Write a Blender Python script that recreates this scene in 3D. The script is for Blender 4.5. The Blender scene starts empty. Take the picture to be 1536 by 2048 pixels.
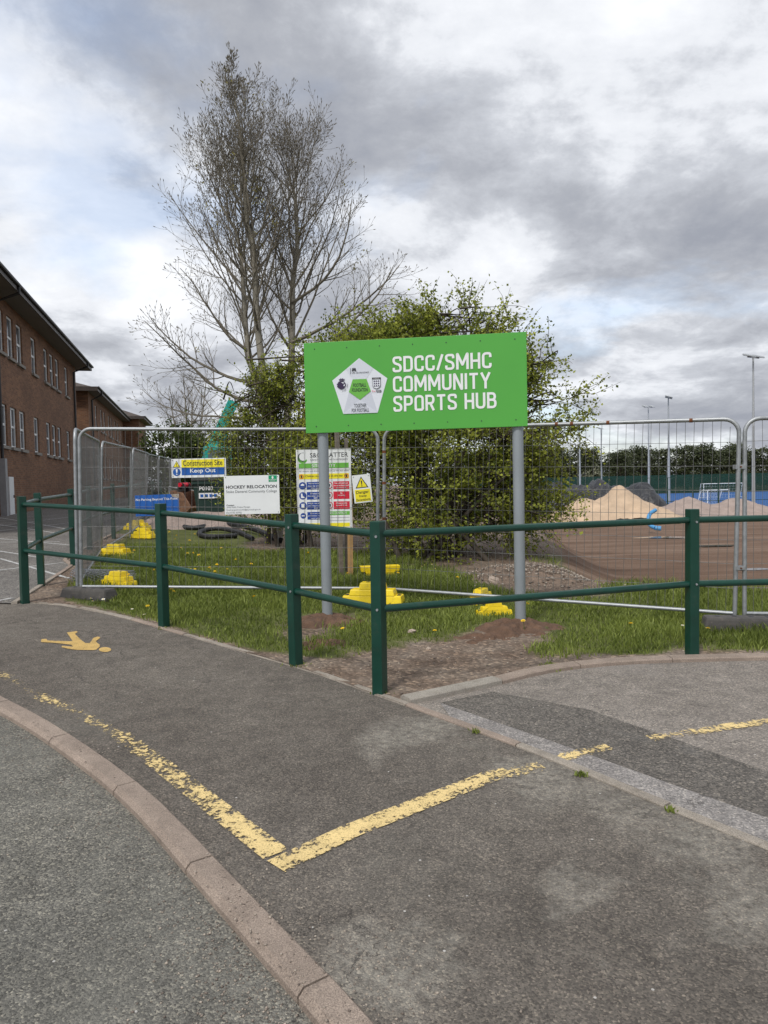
import bpy, bmesh, math, random
import numpy as np
from mathutils import Vector, Matrix, noise as mnoise
R_ = math.radians
random.seed(7); rng = np.random.default_rng(7)
scene = bpy.context.scene
C = scene.collection

# ------------------------------------------------------------------ camera
FPX, CAMZ, PITCH, ROLL = 1460.0, 1.41, R_(2.2), 0.0215
fwd = Vector((0, math.cos(PITCH), -math.sin(PITCH)))
up0 = Vector((0, math.sin(PITCH), math.cos(PITCH)))
ex = Vector((1, 0, 0))
rt = ex*math.cos(ROLL) - up0*math.sin(ROLL)
up = ex*math.sin(ROLL) + up0*math.cos(ROLL)
cam = bpy.data.cameras.new('camera'); camo = bpy.data.objects.new('camera', cam); C.objects.link(camo)
cam.sensor_fit = 'HORIZONTAL'; cam.sensor_width = 36; cam.lens = FPX/1536*36
cam.clip_start = 0.05; cam.clip_end = 3000
mw = Matrix((rt, up, -fwd)).transposed().to_4x4(); mw.translation = (0, 0, CAMZ)
camo.matrix_world = mw
scene.camera = camo

# ------------------------------------------------------------------ light
SUN_DIR = Vector((-0.42, -0.80, 1.15)).normalized()        # towards the sun
sun = bpy.data.lights.new('sun', 'SUN'); suno = bpy.data.objects.new('sun', sun); C.objects.link(suno)
sun.energy = 1.5; sun.angle = R_(10); sun.color = (1, .96, .89)
suno.rotation_euler = SUN_DIR.to_track_quat('Z', 'Y').to_euler()
world = bpy.data.worlds.new('World'); scene.world = world; world.use_nodes = True
scene.view_settings.view_transform = 'Standard'; scene.view_settings.look = 'None'
scene.view_settings.exposure = 0.76; scene.view_settings.gamma = 1.0

def build_sky():
    nt = world.node_tree; nt.nodes.clear(); N = nt.nodes.new; L = nt.links.new
    out = N('ShaderNodeOutputWorld')
    sky = N('ShaderNodeTexSky'); sky.sky_type = 'NISHITA'; sky.sun_disc = False
    sky.sun_elevation = math.asin(SUN_DIR.z); sky.sun_rotation = math.atan2(SUN_DIR.x, SUN_DIR.y)
    bg1 = N('ShaderNodeBackground'); bg1.inputs[1].default_value = 0.13; L(sky.outputs[0], bg1.inputs[0])
    tc = N('ShaderNodeTexCoord'); sep = N('ShaderNodeSeparateXYZ'); L(tc.outputs['Generated'], sep.inputs[0])
    def math_(op, a, b=None, clamp=False):
        n = N('ShaderNodeMath'); n.operation = op; n.use_clamp = clamp
        for i, v in enumerate((a, b)):
            if v is None: continue
            if isinstance(v, (int, float)): n.inputs[i].default_value = v
            else: L(v, n.inputs[i])
        return n.outputs[0]
    az = math_('ADD', math_('MAXIMUM', sep.outputs['Z'], 0.0), 0.30)
    px = math_('DIVIDE', sep.outputs['X'], az); py = math_('DIVIDE', sep.outputs['Y'], az)
    comb = N('ShaderNodeCombineXYZ'); L(px, comb.inputs[0]); L(py, comb.inputs[1])
    def nz(scale, detail, rough, off, dist=0.0):
        mp = N('ShaderNodeMapping'); mp.inputs['Location'].default_value = off; L(comb.outputs[0], mp.inputs[0])
        n = N('ShaderNodeTexNoise'); n.inputs['Scale'].default_value = scale; n.inputs['Detail'].default_value = detail
        n.inputs['Roughness'].default_value = rough; n.inputs['Distortion'].default_value = dist
        L(mp.outputs[0], n.inputs['Vector']); return n.outputs[0]
    big = nz(0.85, 2.5, .5, SKY_OFF[0], .3)
    mid = nz(2.3, 9, .58, SKY_OFF[1], .25)
    fine = nz(6.0, 10, .66, SKY_OFF[2], .2)
    s = math_('ADD', math_('MULTIPLY', big, .42), math_('ADD', math_('MULTIPLY', mid, .48), math_('MULTIPLY', fine, .17)))
    cr = N('ShaderNodeValToRGB'); L(s, cr.inputs[0])
    e = cr.color_ramp.elements
    e[0].position = .42; e[0].color = (.215, .228, .262, 1)
    e[1].position = .665; e[1].color = (.64, .65, .67, 1)
    for p, c in ((.475, (.27, .282, .312, 1)), (.525, (.365, .38, .412, 1)), (.562, (.50, .515, .545, 1))):
        k = cr.color_ramp.elements.new(p); k.color = c
    bg2 = N('ShaderNodeBackground'); L(cr.outputs[0], bg2.inputs[0]); bg2.inputs[1].default_value = 1.0
    hole = nz(1.1, 6, .55, SKY_OFF[3], .2)
    hr = N('ShaderNodeValToRGB'); L(hole, hr.inputs[0])
    hr.color_ramp.elements[0].position = .36; hr.color_ramp.elements[0].color = (.58, .58, .58, 1)
    hr.color_ramp.elements[1].position = .47; hr.color_ramp.elements[1].color = (1, 1, 1, 1)
    mx = N('ShaderNodeMixShader'); L(hr.outputs[0], mx.inputs[0]); L(bg1.outputs[0], mx.inputs[1]); L(bg2.outputs[0], mx.inputs[2])
    L(mx.outputs[0], out.inputs[0])
SKY_OFF = [(.9, 9.7, 0), (6.9, -17.4, 0), (10.3, 3.6, 0), (14.5, 3.3, 2)]
build_sky()

# ------------------------------------------------------------------ terrain
def sst(a, b, t):
    t = np.clip((np.asarray(t, float)-a)/(b-a), 0, 1); return t*t*(3-2*t)
SITE = [(2.1, 9.5), (4.2, 8.25), (9, 6.4), (400, -60), (400, 400), (-2, 400), (9.0, 48), (5.2, 28), (3.2, 15)]
def poly_sd(poly, x, y):
    """signed distance, positive inside"""
    x = np.asarray(x, float); y = np.asarray(y, float)
    d = np.full(np.broadcast(x, y).shape, 1e9); ins = np.zeros(d.shape, bool)
    n = len(poly)
    for i in range(n):
        ax, ay = poly[i]; bx, by = poly[(i+1) % n]
        ux, uy = bx-ax, by-ay
        t = np.clip(((x-ax)*ux+(y-ay)*uy)/(ux*ux+uy*uy), 0, 1)
        d = np.minimum(d, np.hypot(x-ax-t*ux, y-ay-t*uy))
        c = ((ay > y) != (by > y)) & (x < (bx-ax)*(y-ay)/((by-ay) if by != ay else 1e-9)+ax)
        ins ^= c
    return np.where(ins, d, -d)
def G(x, y):
    x = np.asarray(x, float); y = np.asarray(y, float)
    h = np.logaddexp(0, -x/0.6)*0.6
    h = 7*np.tanh(h/7)
    yy = np.where(y > 5, 5+22*np.tanh((y-5)/22), y)
    g0 = .042*h + .020*(yy-5) + .05*np.exp(-((x-.5)/3.0)**2-((y-8.6)/1.2)**2)
    site = np.maximum(-.03*np.minimum(y, 400), -2.15)
    w = sst(-.1, 1.5, poly_sd(SITE, x, y))
    return g0*(1-w)+site*w
def g(x, y): return float(G(x, y))
def ray(u, v): return fwd + rt*((u-768)/FPX) - up*((v-1024)/FPX)
def on_ground(u, v, dz=0.0):
    """point of the terrain seen in the direction (u, v)"""
    d = ray(u, v); t = 1.0
    lo, hi = .5, 400.0
    f = lambda t: CAMZ + d.z*t - g(d.x*t, d.y*t) - dz
    t = lo
    while t < hi and f(t) > 0: t *= 1.03
    a, b = t/1.03, t
    for _ in range(30):
        m = (a+b)/2
        if f(m) > 0: a = m
        else: b = m
    return Vector((d.x*b, d.y*b, CAMZ+d.z*b))
def at(u, v, depth):
    d = ray(u, v); return Vector((0, 0, CAMZ)) + d*depth

# ------------------------------------------------------------------ materials
def new_mat(name):
    m = bpy.data.materials.new(name); m.use_nodes = True
    nt = m.node_tree; b = nt.nodes['Principled BSDF']
    return m, nt, b
def node(nt, t, **kw):
    n = nt.nodes.new(t)
    for k, v in kw.items():
        if k.startswith('_'): n.inputs[k[1:].replace('_', ' ')].default_value = v
        else: setattr(n, k, v)
    return n
def ramp(nt, src, stops):
    r = nt.nodes.new('ShaderNodeValToRGB'); nt.links.new(src, r.inputs[0])
    e = r.color_ramp.elements
    while len(e) < len(stops): e.new(.5)
    for k, (p, c) in zip(e, stops):
        k.position = p; k.color = c if len(c) == 4 else (*c, 1)
    return r.outputs[0]
def mixc(nt, fac, a, b, mode='MIX'):
    n = nt.nodes.new('ShaderNodeMix'); n.data_type = 'RGBA'; n.blend_type = mode
    for s, v in ((n.inputs[0], fac), (n.inputs[6], a), (n.inputs[7], b)):
        if isinstance(v, (int, float)): s.default_value = v
        elif isinstance(v, tuple): s.default_value = v if len(v) == 4 else (*v, 1)
        else: nt.links.new(v, s)
    return n.outputs[2]
def noise_n(nt, co, scale, detail=4, rough=.55, dist=0):
    n = node(nt, 'ShaderNodeTexNoise', _Scale=scale, _Detail=detail, _Roughness=rough, _Distortion=dist)
    if co is not None: nt.links.new(co, n.inputs['Vector'])
    return n.outputs[0]
def mathn(nt, op, a, b=0.0, clamp=False):
    n = nt.nodes.new('ShaderNodeMath'); n.operation = op; n.use_clamp = clamp
    for i, v in enumerate((a, b)):
        if isinstance(v, (int, float)): n.inputs[i].default_value = v
        else: nt.links.new(v, n.inputs[i])
    return n.outputs[0]
def bump(nt, b, h, dist, strength=1.0):
    n = node(nt, 'ShaderNodeBump', _Strength=strength, _Distance=dist); nt.links.new(h, n.inputs['Height'])
    nt.links.new(n.outputs[0], b.inputs['Normal']); return n
def sc(c, k): return tuple(min(1, v*k) for v in c[:3])
def simple(name, base, rough=.6, metal=0.0, var=.12, scale=6.0, bmp=0.0, bscale=80.0, dirt=None, dirt_amt=.3, spec=.5):
    m, nt, b = new_mat(name); co = node(nt, 'ShaderNodeTexCoord').outputs['Object']
    n = noise_n(nt, co, scale, 6, .6)
    col = ramp(nt, n, [(.3, sc(base, 1-var)), (.7, sc(base, 1+var))])
    if dirt:
        dn = noise_n(nt, co, scale*2.3, 8, .65)
        f = ramp(nt, dn, [(.55, (0, 0, 0)), (.75, (dirt_amt,)*3)])
        col = mixc(nt, f, col, dirt)
    nt.links.new(col, b.inputs['Base Color'])
    rr = ramp(nt, n, [(.3, (max(.02, rough-.06),)*3), (.7, (min(1, rough+.08),)*3)])
    nt.links.new(rr, b.inputs['Roughness'])
    b.inputs['Metallic'].default_value = metal; b.inputs['Specular IOR Level'].default_value = spec
    if bmp: bump(nt, b, noise_n(nt, co, bscale, 4, .6), bmp)
    return m
def concrete(name, base, dirt):
    m, nt, b = new_mat(name); co = node(nt, 'ShaderNodeTexCoord').outputs['Object']
    n = noise_n(nt, co, 3.5, 7, .65); col = ramp(nt, n, [(.3, sc(base, .78)), (.7, sc(base, 1.15))])
    f = noise_n(nt, co, 230, 3, .7); col = mixc(nt, 1.0, col, ramp(nt, f, [(.32, (.55,)*3), (.5, (1.0,)*3), (.68, (1.5, 1.47, 1.42))]), 'MULTIPLY')
    d = noise_n(nt, co, 11, 8, .7, .5); col = mixc(nt, ramp(nt, d, [(.52, (0,)*3), (.72, (.65,)*3)]), col, dirt)
    nt.links.new(col, b.inputs['Base Color']); b.inputs['Roughness'].default_value = .92; b.inputs['Specular IOR Level'].default_value = .25
    bump(nt, b, mathn(nt, 'ADD', f, mathn(nt, 'MULTIPLY', d, 1.5)), .006); return m
def tarmac(name, lo, hi, stone=.75, cell=110, stain=(.24, .235, .225), stain_pos=(.60, .70), speck=.985, seed=0.0, patch=.55, bumpd=.004, attr=False):
    m, nt, b = new_mat(name)
    tc = node(nt, 'ShaderNodeTexCoord'); mp = node(nt, 'ShaderNodeMapping'); mp.inputs['Location'].default_value = (seed, seed*1.7, 0)
    nt.links.new(tc.outputs['Object'], mp.inputs[0]); co = mp.outputs[0]
    wn = node(nt, 'ShaderNodeTexNoise', _Scale=cell*.8, _Detail=3.0); nt.links.new(co, wn.inputs['Vector'])
    wv = node(nt, 'ShaderNodeVectorMath', operation='MULTIPLY_ADD'); nt.links.new(wn.outputs['Color'], wv.inputs[0]); wv.inputs[1].default_value = (1.1/cell,)*3; nt.links.new(co, wv.inputs[2])
    v = node(nt, 'ShaderNodeTexVoronoi', _Scale=cell); nt.links.new(wv.outputs[0], v.inputs['Vector'])
    sepv = nt.nodes.new('ShaderNodeSeparateColor'); nt.links.new(v.outputs['Color'], sepv.inputs[0])
    big = noise_n(nt, co, patch, 5, .6, .4)
    mid = noise_n(nt, co, 7, 6, .65)
    basec = ramp(nt, big, [(.32, lo), (.68, hi)])
    m1 = ramp(nt, mid, [(.3, (.78,)*3), (.7, (1.2,)*3)])
    basec = mixc(nt, 1.0, basec, m1, 'MULTIPLY')
    agg = ramp(nt, sepv.outputs[0], [(0, (.30,)*3), (.5, (.95,)*3), (.88, (1.5, 1.47, 1.4)), (1, (2.6, 2.5, 2.3))])
    basec = mixc(nt, stone, basec, mixc(nt, 1.0, basec, agg, 'MULTIPLY'))
    st = noise_n(nt, co, .62, 7, .62, .6)
    sf = ramp(nt, st, [(stain_pos[0], (0, 0, 0)), (stain_pos[1], (.6,)*3)])
    sf = mixc(nt, 1.0, sf, ramp(nt, mid, [(.3, (.55,)*3), (.6, (1,)*3)]), 'MULTIPLY')
    basec = mixc(nt, sf, basec, stain)
    if attr:
        sa = node(nt, 'ShaderNodeAttribute', attribute_name='stain').outputs['Fac']
        en = noise_n(nt, co, 3.2, 8, .68, .4)
        sa = mathn(nt, 'ADD', sa, mathn(nt, 'MULTIPLY', mathn(nt, 'SUBTRACT', en, .5), 2.4))
        fa = ramp(nt, sa, [(.28, (0,)*3), (.55, (.55,)*3), (1.0, (.9,)*3)])
        fa = mixc(nt, 1.0, fa, ramp(nt, noise_n(nt, co, 28, 5, .7), [(.36, (.15,)*3), (.62, (1,)*3)]), 'MULTIPLY')
        basec = mixc(nt, fa, basec, mixc(nt, .5, (.31, .30, .27), mixc(nt, 1.0, basec, (1.9, 1.9, 1.8), 'MULTIPLY'))); 
        dk = noise_n(nt, co, 1.5, 6, .65, .8); basec = mixc(nt, ramp(nt, dk, [(.60, (0,)*3), (.72, (.45,)*3)]), basec, (.098, .088, .079))
    cv = node(nt, 'ShaderNodeTexVoronoi', _Scale=.75, feature='DISTANCE_TO_EDGE'); cw = node(nt, 'ShaderNodeTexNoise', _Scale=2.6, _Detail=7.0, _Roughness=.65); nt.links.new(co, cw.inputs['Vector'])
    cm = node(nt, 'ShaderNodeVectorMath', operation='MULTIPLY_ADD'); nt.links.new(cw.outputs['Color'], cm.inputs[0]); cm.inputs[1].default_value = (.9, .9, .9); nt.links.new(co, cm.inputs[2]); nt.links.new(cm.outputs[0], cv.inputs['Vector'])
    cf = ramp(nt, cv.outputs['Distance'], [(.0025, (.75,)*3), (.0065, (0,)*3)]); cf = mixc(nt, 1.0, cf, ramp(nt, big, [(.46, (0,)*3), (.56, (1,)*3)]), 'MULTIPLY')
    basec = mixc(nt, cf, basec, (.045, .04, .037))
    # pale grit
    v2 = node(nt, 'ShaderNodeTexVoronoi', _Scale=34); nt.links.new(co, v2.inputs['Vector'])
    s2 = nt.nodes.new('ShaderNodeSeparateColor'); nt.links.new(v2.outputs['Color'], s2.inputs[0])
    g1 = mathn(nt, 'GREATER_THAN', s2.outputs[1], speck); g2 = mathn(nt, 'LESS_THAN', v2.outputs['Distance'], .16)
    basec = mixc(nt, mathn(nt, 'MULTIPLY', g1, g2), basec, (.55, .53, .5))
    nt.links.new(basec, b.inputs['Base Color'])
    b.inputs['Roughness'].default_value = .88; b.inputs['Specular IOR Level'].default_value = .3
    fn_ = noise_n(nt, co, cell*1.1, 3, .7)
    h = mathn(nt, 'ADD', mathn(nt, 'MULTIPLY', v.outputs['Distance'], -.55), mathn(nt, 'MULTIPLY', fn_, 1.3))
    bump(nt, b, h, bumpd*1.5, 1.0)
    return m
def leafmat(name, dark, light, trans=.35):
    m, nt, b = new_mat(name)
    at_ = node(nt, 'ShaderNodeAttribute', attribute_name='tint')
    col = ramp(nt, at_.outputs['Fac'], [(0, dark), (1, light)])
    nt.links.new(col, b.inputs['Base Color']); b.inputs['Roughness'].default_value = .55
    b.inputs['Specular IOR Level'].default_value = .3
    tr = nt.nodes.new('ShaderNodeBsdfTranslucent'); nt.links.new(col, tr.inputs[0])
    mx = nt.nodes.new('ShaderNodeMixShader'); mx.inputs[0].default_value = trans
    nt.links.new(b.outputs[0], mx.inputs[1]); nt.links.new(tr.outputs[0], mx.inputs[2])
    nt.links.new(mx.outputs[0], nt.nodes['Material Output'].inputs[0])
    return m

# ------------------------------------------------------------------ mesh helpers
class MB:
    def __init__(s): s.v = []; s.f = []
    def add(s, vs, fs):
        o = len(s.v); s.v += [tuple(p) for p in vs]; s.f += [tuple(i+o for i in f) for f in fs]; return s
    def box(s, x0, x1, y0, y1, z0, z1):
        vs = [(x, y, z) for z in (z0, z1) for y in (y0, y1) for x in (x0, x1)]
        return s.add(vs, [(0, 2, 3, 1), (4, 5, 7, 6), (0, 1, 5, 4), (2, 6, 7, 3), (0, 4, 6, 2), (1, 3, 7, 5)])
    def hexa(s, b4, t4):
        return s.add(list(b4)+list(t4), [(3, 2, 1, 0), (4, 5, 6, 7), (0, 1, 5, 4), (1, 2, 6, 5), (2, 3, 7, 6), (3, 0, 4, 7)])
    def tube(s, pts, rad, sides=8, cap=True):
        pts = [Vector(p) for p in pts]; n = len(pts)
        if not isinstance(rad, (list, tuple)): rad = [rad]*n
        t0 = (pts[1]-pts[0]).normalized()
        ref = Vector((0, 0, 1)) if abs(t0.z) < .9 else Vector((1, 0, 0))
        a = t0.cross(ref).normalized()
        vs = []
        for i, p in enumerate(pts):
            t = (pts[min(i+1, n-1)]-pts[max(i-1, 0)]).normalized()
            a = (a - t*a.dot(t)); a = a.normalized() if a.length > 1e-6 else t.orthogonal().normalized()
            b = t.cross(a)
            for k in range(sides):
                th = 2*math.pi*k/sides
                vs.append(p + (a*math.cos(th)+b*math.sin(th))*rad[i])
        fs = [(i*sides+k, i*sides+(k+1) % sides, (i+1)*sides+(k+1) % sides, (i+1)*sides+k) for i in range(n-1) for k in range(sides)]
        if cap: fs += [tuple(range(sides-1, -1, -1)), tuple((n-1)*sides+k for k in range(sides))]
        return s.add(vs, fs)
    def prism(s, outline, y0, y1):
        """outline of (x, z) extruded along y"""
        n = len(outline)
        vs = [(x, y0, z) for x, z in outline]+[(x, y1, z) for x, z in outline]
        return s.add(vs, [tuple(range(n)), tuple(range(2*n-1, n-1, -1))]+[(i, i+n, (i+1) % n+n, (i+1) % n) for i in range(n)])
    def blob(s, c, r, seg=6, rings=4, jit=.2):
        vs = [(c[0], c[1], c[2]+r[2])]
        for i in range(1, rings):
            ph = math.pi*i/rings
            for k in range(seg):
                th = 2*math.pi*(k+.5*(i % 2))/seg; q = 1+random.uniform(-jit, jit)
                vs.append((c[0]+r[0]*q*math.sin(ph)*math.cos(th), c[1]+r[1]*q*math.sin(ph)*math.sin(th), c[2]+r[2]*q*math.cos(ph)))
        vs.append((c[0], c[1], c[2]-r[2])); e = len(vs)-1
        fs = [(0, 1+k, 1+(k+1) % seg) for k in range(seg)]
        for i in range(rings-2):
            for k in range(seg):
                a = 1+i*seg+k; b_ = 1+i*seg+(k+1) % seg
                fs.append((a, a+seg, b_+seg, b_))
        o = 1+(rings-2)*seg
        fs += [(o+k, e, o+(k+1) % seg) for k in range(seg)]
        return s.add(vs, fs)
    def build(s, name, mat, parent=None, smooth=False, bevel=0.0, bseg=2):
        me = bpy.data.meshes.new(name); me.from_pydata(s.v, [], s.f)
        if bevel:
            bm = bmesh.new(); bm.from_mesh(me)
            bmesh.ops.bevel(bm, geom=[e for e in bm.edges if len(e.link_faces) == 2 and e.calc_face_angle(0) > .5], offset=bevel, segments=bseg, affect='EDGES', profile=.6)
            bm.to_mesh(me); bm.free()
        return link(name, me, mat, parent, smooth)
def link(name, me, mat, parent=None, smooth=False):
    if mat is not None and not me.materials: me.materials.append(mat)
    if smooth and len(me.polygons):
        me.polygons.foreach_set('use_smooth', [True]*len(me.polygons)); 
    o = bpy.data.objects.new(name, me); C.objects.link(o)
    if parent is not None: o.parent = parent
    return o
def smooth_angle(o, deg=40):
    me = o.data
    me.polygons.foreach_set('use_smooth', [True]*len(me.polygons))
    me.set_sharp_from_angle(angle=R_(deg))
    return o
def np_mesh(name, V, F, tint=None):
    V = np.asarray(V, np.float32); F = np.asarray(F, np.int32); k = F.shape[1]
    me = bpy.data.meshes.new(name)
    me.vertices.add(len(V)); me.vertices.foreach_set('co', V.ravel())
    me.loops.add(F.size); me.loops.foreach_set('vertex_index', F.ravel())
    me.polygons.add(len(F)); me.polygons.foreach_set('loop_start', np.arange(0, F.size, k, dtype=np.int32))
    if tint is not None:
        a = me.attributes.new('tint', 'FLOAT', 'POINT'); a.data.foreach_set('value', np.asarray(tint, np.float32))
    me.update(calc_edges=True); me.validate(); return me
def empty(name, loc=(0, 0, 0), rot=(0, 0, 0)):
    o = bpy.data.objects.new(name, None); C.objects.link(o); o.location = loc; o.rotation_euler = rot
    o.empty_display_size = .1; return o
def tag(o, label=None, cat=None, group=None, kind=None):
    if label: o['label'] = label
    if cat: o['category'] = cat
    if group: o['group'] = group
    if kind: o['kind'] = kind
    return o
def copy_tree(o, parent=None):
    c = o.copy(); C.objects.link(c); c.parent = parent
    for ch in o.children: copy_tree(ch, c)
    return c
def sheet(name, pts, mat, dz, parent=None, step=.35, zf=None):
    """polygon (x, y) draped on the terrain, dz above it"""
    bm = bmesh.new()
    f0 = bm.faces.new([bm.verts.new((p[0], p[1], 0)) for p in pts]); f0.normal_update()
    bmesh.ops.triangulate(bm, faces=bm.faces[:])
    xs = [p[0] for p in pts]; ys = [p[1] for p in pts]
    for ax, (a, b_) in enumerate(((min(xs), max(xs)), (min(ys), max(ys)))):
        n = int((b_-a)/step)
        n = min(n, 120)
        for i in range(1, n+1):
            q = a+(b_-a)*i/(n+1); co = [0, 0, 0]; co[ax] = q; no = [0, 0, 0]; no[ax] = 1
            bmesh.ops.bisect_plane(bm, geom=bm.verts[:]+bm.edges[:]+bm.faces[:], plane_co=co, plane_no=no, dist=1e-6)
    bmesh.ops.recalc_face_normals(bm, faces=bm.faces[:])
    zz = G(np.array([v.co.x for v in bm.verts]), np.array([v.co.y for v in bm.verts]))
    for v, z in zip(bm.verts, zz): v.co.z = z+dz+(zf(v.co.x, v.co.y) if zf else 0)
    if bm.faces and sum(f.normal.z for f in bm.faces) < 0: bmesh.ops.reverse_faces(bm, faces=bm.faces[:])
    me = bpy.data.meshes.new(name); bm.to_mesh(me); bm.free()
    return link(name, me, mat, parent)
def smooth_line(pts, n):
    """Catmull-Rom through 2D/3D points, n samples per span"""
    P = [Vector(p) for p in pts]; P = [P[0]*2-P[1]]+P+[P[-1]*2-P[-2]]; out = []
    for i in range(1, len(P)-2):
        for k in range(n):
            t = k/n; a, b_, c, d = P[i-1:i+3]
            out.append(.5*((2*b_)+(c-a)*t+(2*a-5*b_+4*c-d)*t*t+(3*b_-a-3*c+d)*t**3))
    out.append(P[-2]); return out

# ------------------------------------------------------------------ material library
M = {}
M['path'] = tarmac('footpath_tarmac', (.122, .107, .093), (.182, .163, .142), seed=3.0, stain=(.215, .205, .18), stain_pos=(.56, .72), cell=150, stone=.6, attr=True)
M['road'] = tarmac('road_tarmac', (.150, .146, .132), (.235, .225, .198), stone=.8, seed=11.0, cell=150, stain=(.22, .215, .19), stain_pos=(.5, .75), bumpd=.005)
M['side'] = tarmac('side_road_tarmac', (.215, .192, .172), (.295, .265, .238), seed=21.0, cell=130, stone=.55, stain=(.28, .26, .24), speck=.98)
M['strip_pale'] = tarmac('pale_strip_tarmac', (.25, .234, .226), (.315, .295, .284), seed=31.0, cell=130, stone=.55, speck=.97)
M['strip_dark'] = tarmac('dark_strip_tarmac', (.125, .114, .103), (.175, .16, .145), seed=41.0, cell=120)
M['carpark'] = tarmac('car_park_tarmac', (.13, .122, .115), (.20, .19, .18), seed=51.0, cell=90)
M['kerb'] = concrete('kerb_concrete', (.34, .275, .23), (.20, .16, .132))
M['kerb_pink'] = concrete('kerb_pink_concrete', (.30, .205, .168), (.18, .13, .108))
M['kerb_grey'] = concrete('kerb_grey_concrete', (.36, .33, .29), (.20, .165, .13))
M['edging'] = concrete('edging_concrete', (.36, .32, .275), (.15, .13, .10))
M['green_paint'] = simple('green_paint', (.0035, .043, .029), .33, var=.2, scale=5, bmp=.0006, bscale=40, spec=.5, dirt=(.045, .065, .05), dirt_amt=.5)
M['galv'] = simple('galvanised_steel', (.34, .355, .37), .5, .6, var=.2, scale=22, dirt=(.30, .29, .28), dirt_amt=.5)
M['wire'] = simple('wire_steel', (.20, .20, .20), .5, .5, var=.2, scale=10)
M['rust'] = simple('rust', (.16, .055, .02), .85, var=.4, scale=30)
M['post_grey'] = simple('grey_powder_coat', (.27, .30, .325), .4, .15, var=.05, scale=3)
M['sign_green'] = simple('sign_green', (.082, .375, .052), .36, var=.03, scale=1.5)
M['white'] = simple('white_vinyl', (.80, .81, .83), .45, var=.02)
M['sign_white'] = simple('sign_white', (.78, .80, .82), .5, var=.03)
M['facet1'] = simple('pale_facet', (.70, .73, .80), .4, var=.01)
M['facet2'] = simple('grey_facet', (.56, .59, .67), .4, var=.01)
M['facet3'] = simple('shade_facet', (.62, .65, .73), .4, var=.01)
M['ink'] = simple('dark_ink', (.02, .022, .03), .5, var=.02)
M['ink_grey'] = simple('grey_ink', (.13, .14, .16), .5, var=.02)
M['purple'] = simple('purple_ink', (.028, .012, .06), .5, var=.02)
M['red_ink'] = simple('red_ink', (.62, .012, .04), .5, var=.02)
M['blue'] = simple('blue_ink', (.008, .10, .40), .45, var=.03)
M['navy'] = simple('navy_ink', (.01, .055, .30), .45, var=.03)
M['yellow'] = simple('yellow_ink', (.86, .74, .02), .45, var=.03)
M['lime'] = simple('lime_ink', (.14, .44, .06), .45, var=.03)
M['teal_ink'] = simple('emerald_ink', (.0, .30, .13), .45, var=.03)
M['orange'] = simple('orange_ink', (.75, .22, .02), .45, var=.03)
M['plastic_yellow'] = simple('yellow_plastic', (.84, .62, .015), .42, var=.12, scale=5, dirt=(.35, .25, .06), dirt_amt=.6)
M['rubber'] = simple('grey_rubber', (.075, .07, .066), .85, var=.3, scale=10, bmp=.004, bscale=50, dirt=(.17, .14, .12), dirt_amt=.7)
M['wood_new'] = simple('fresh_timber', (.42, .25, .10), .8, var=.2, scale=14)
M['wood_old'] = simple('weathered_timber', (.17, .145, .12), .9, var=.3, scale=14, bmp=.003, bscale=60)
M['black_pipe'] = simple('black_pipe', (.018, .018, .02), .5, var=.3, scale=8)
M['tarp'] = simple('black_tarpaulin', (.022, .023, .027), .42, var=.4, scale=1.2, bmp=.25, bscale=1.6)
M['sand'] = simple('sand', (.50, .37, .255), .95, var=.2, scale=.9, bmp=.05, bscale=9)
M['aggregate'] = simple('aggregate', (.36, .285, .25), .95, var=.18, scale=1.5, bmp=.08, bscale=14)
M['bank'] = simple('stony_bank', (.20, .145, .108), .95, var=.35, scale=7, bmp=.03, bscale=40)
M['blue_pipe'] = simple('blue_pipe', (.07, .28, .55), .45, var=.1)
M['teal'] = simple('teal_paint', (.02, .36, .31), .4, var=.12)
M['dark_metal'] = simple('dark_metal', (.03, .03, .03), .6, .3, var=.3)
M['rusty'] = simple('rusty_steel', (.23, .13, .085), .8, .2, var=.45, scale=9, dirt=(.35, .14, .04), dirt_amt=.8)
M['bin_green'] = simple('bin_green', (.010, .035, .028), .5, var=.15)
M['bin_lid'] = simple('bin_lid', (.06, .068, .066), .55, var=.2)
M['glass'] = simple('window_glass', (.10, .115, .13), .06, var=.3, scale=.7, spec=.9)
M['cabin_glass'] = simple('cab_glass', (.12, .16, .17), .05, var=.1, spec=.8)
M['upvc'] = simple('white_upvc', (.72, .73, .74), .4, var=.04)
M['sill'] = simple('stone_sill', (.24, .22, .20), .85, var=.15, scale=9)
M['fascia'] = simple('brown_fascia', (.055, .042, .036), .5, var=.2, scale=3)
M['soffit'] = simple('soffit', (.16, .14, .125), .7, var=.1)
M['roof'] = simple('brown_roof_tile', (.075, .06, .052), .85, var=.25, scale=3, bmp=.02, bscale=12)
M['downpipe'] = simple('black_downpipe', (.018, .016, .017), .45, var=.2)
M['boxing'] = simple('grey_boxing', (.30, .30, .31), .6, var=.1)
M['lamp_steel'] = simple('lamp_steel', (.42, .44, .46), .5, .4, var=.06)
M['court_blue'] = simple('blue_artificial_turf', (.008, .075, .24), .85, var=.06, scale=.3)
M['turf_green'] = simple('green_artificial_turf', (.02, .12, .06), .85, var=.1, scale=.3)
M['water'] = simple('puddle_water', (.13, .105, .09), .04, var=.15, scale=1, spec=.6)
M['soil'] = simple('fresh_soil', (.125, .072, .046), .95, var=.35, scale=9, bmp=.03, bscale=28)
M['rock'] = simple('pale_rock', (.42, .34, .28), .9, var=.2, scale=9, bmp=.02, bscale=14)
M['netting'] = simple('grey_netting', (.26, .27, .29), .6, .3, var=.2)
M['paper'] = simple('worn_board_back', (.36, .31, .26), .85, var=.2, scale=12)
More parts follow.
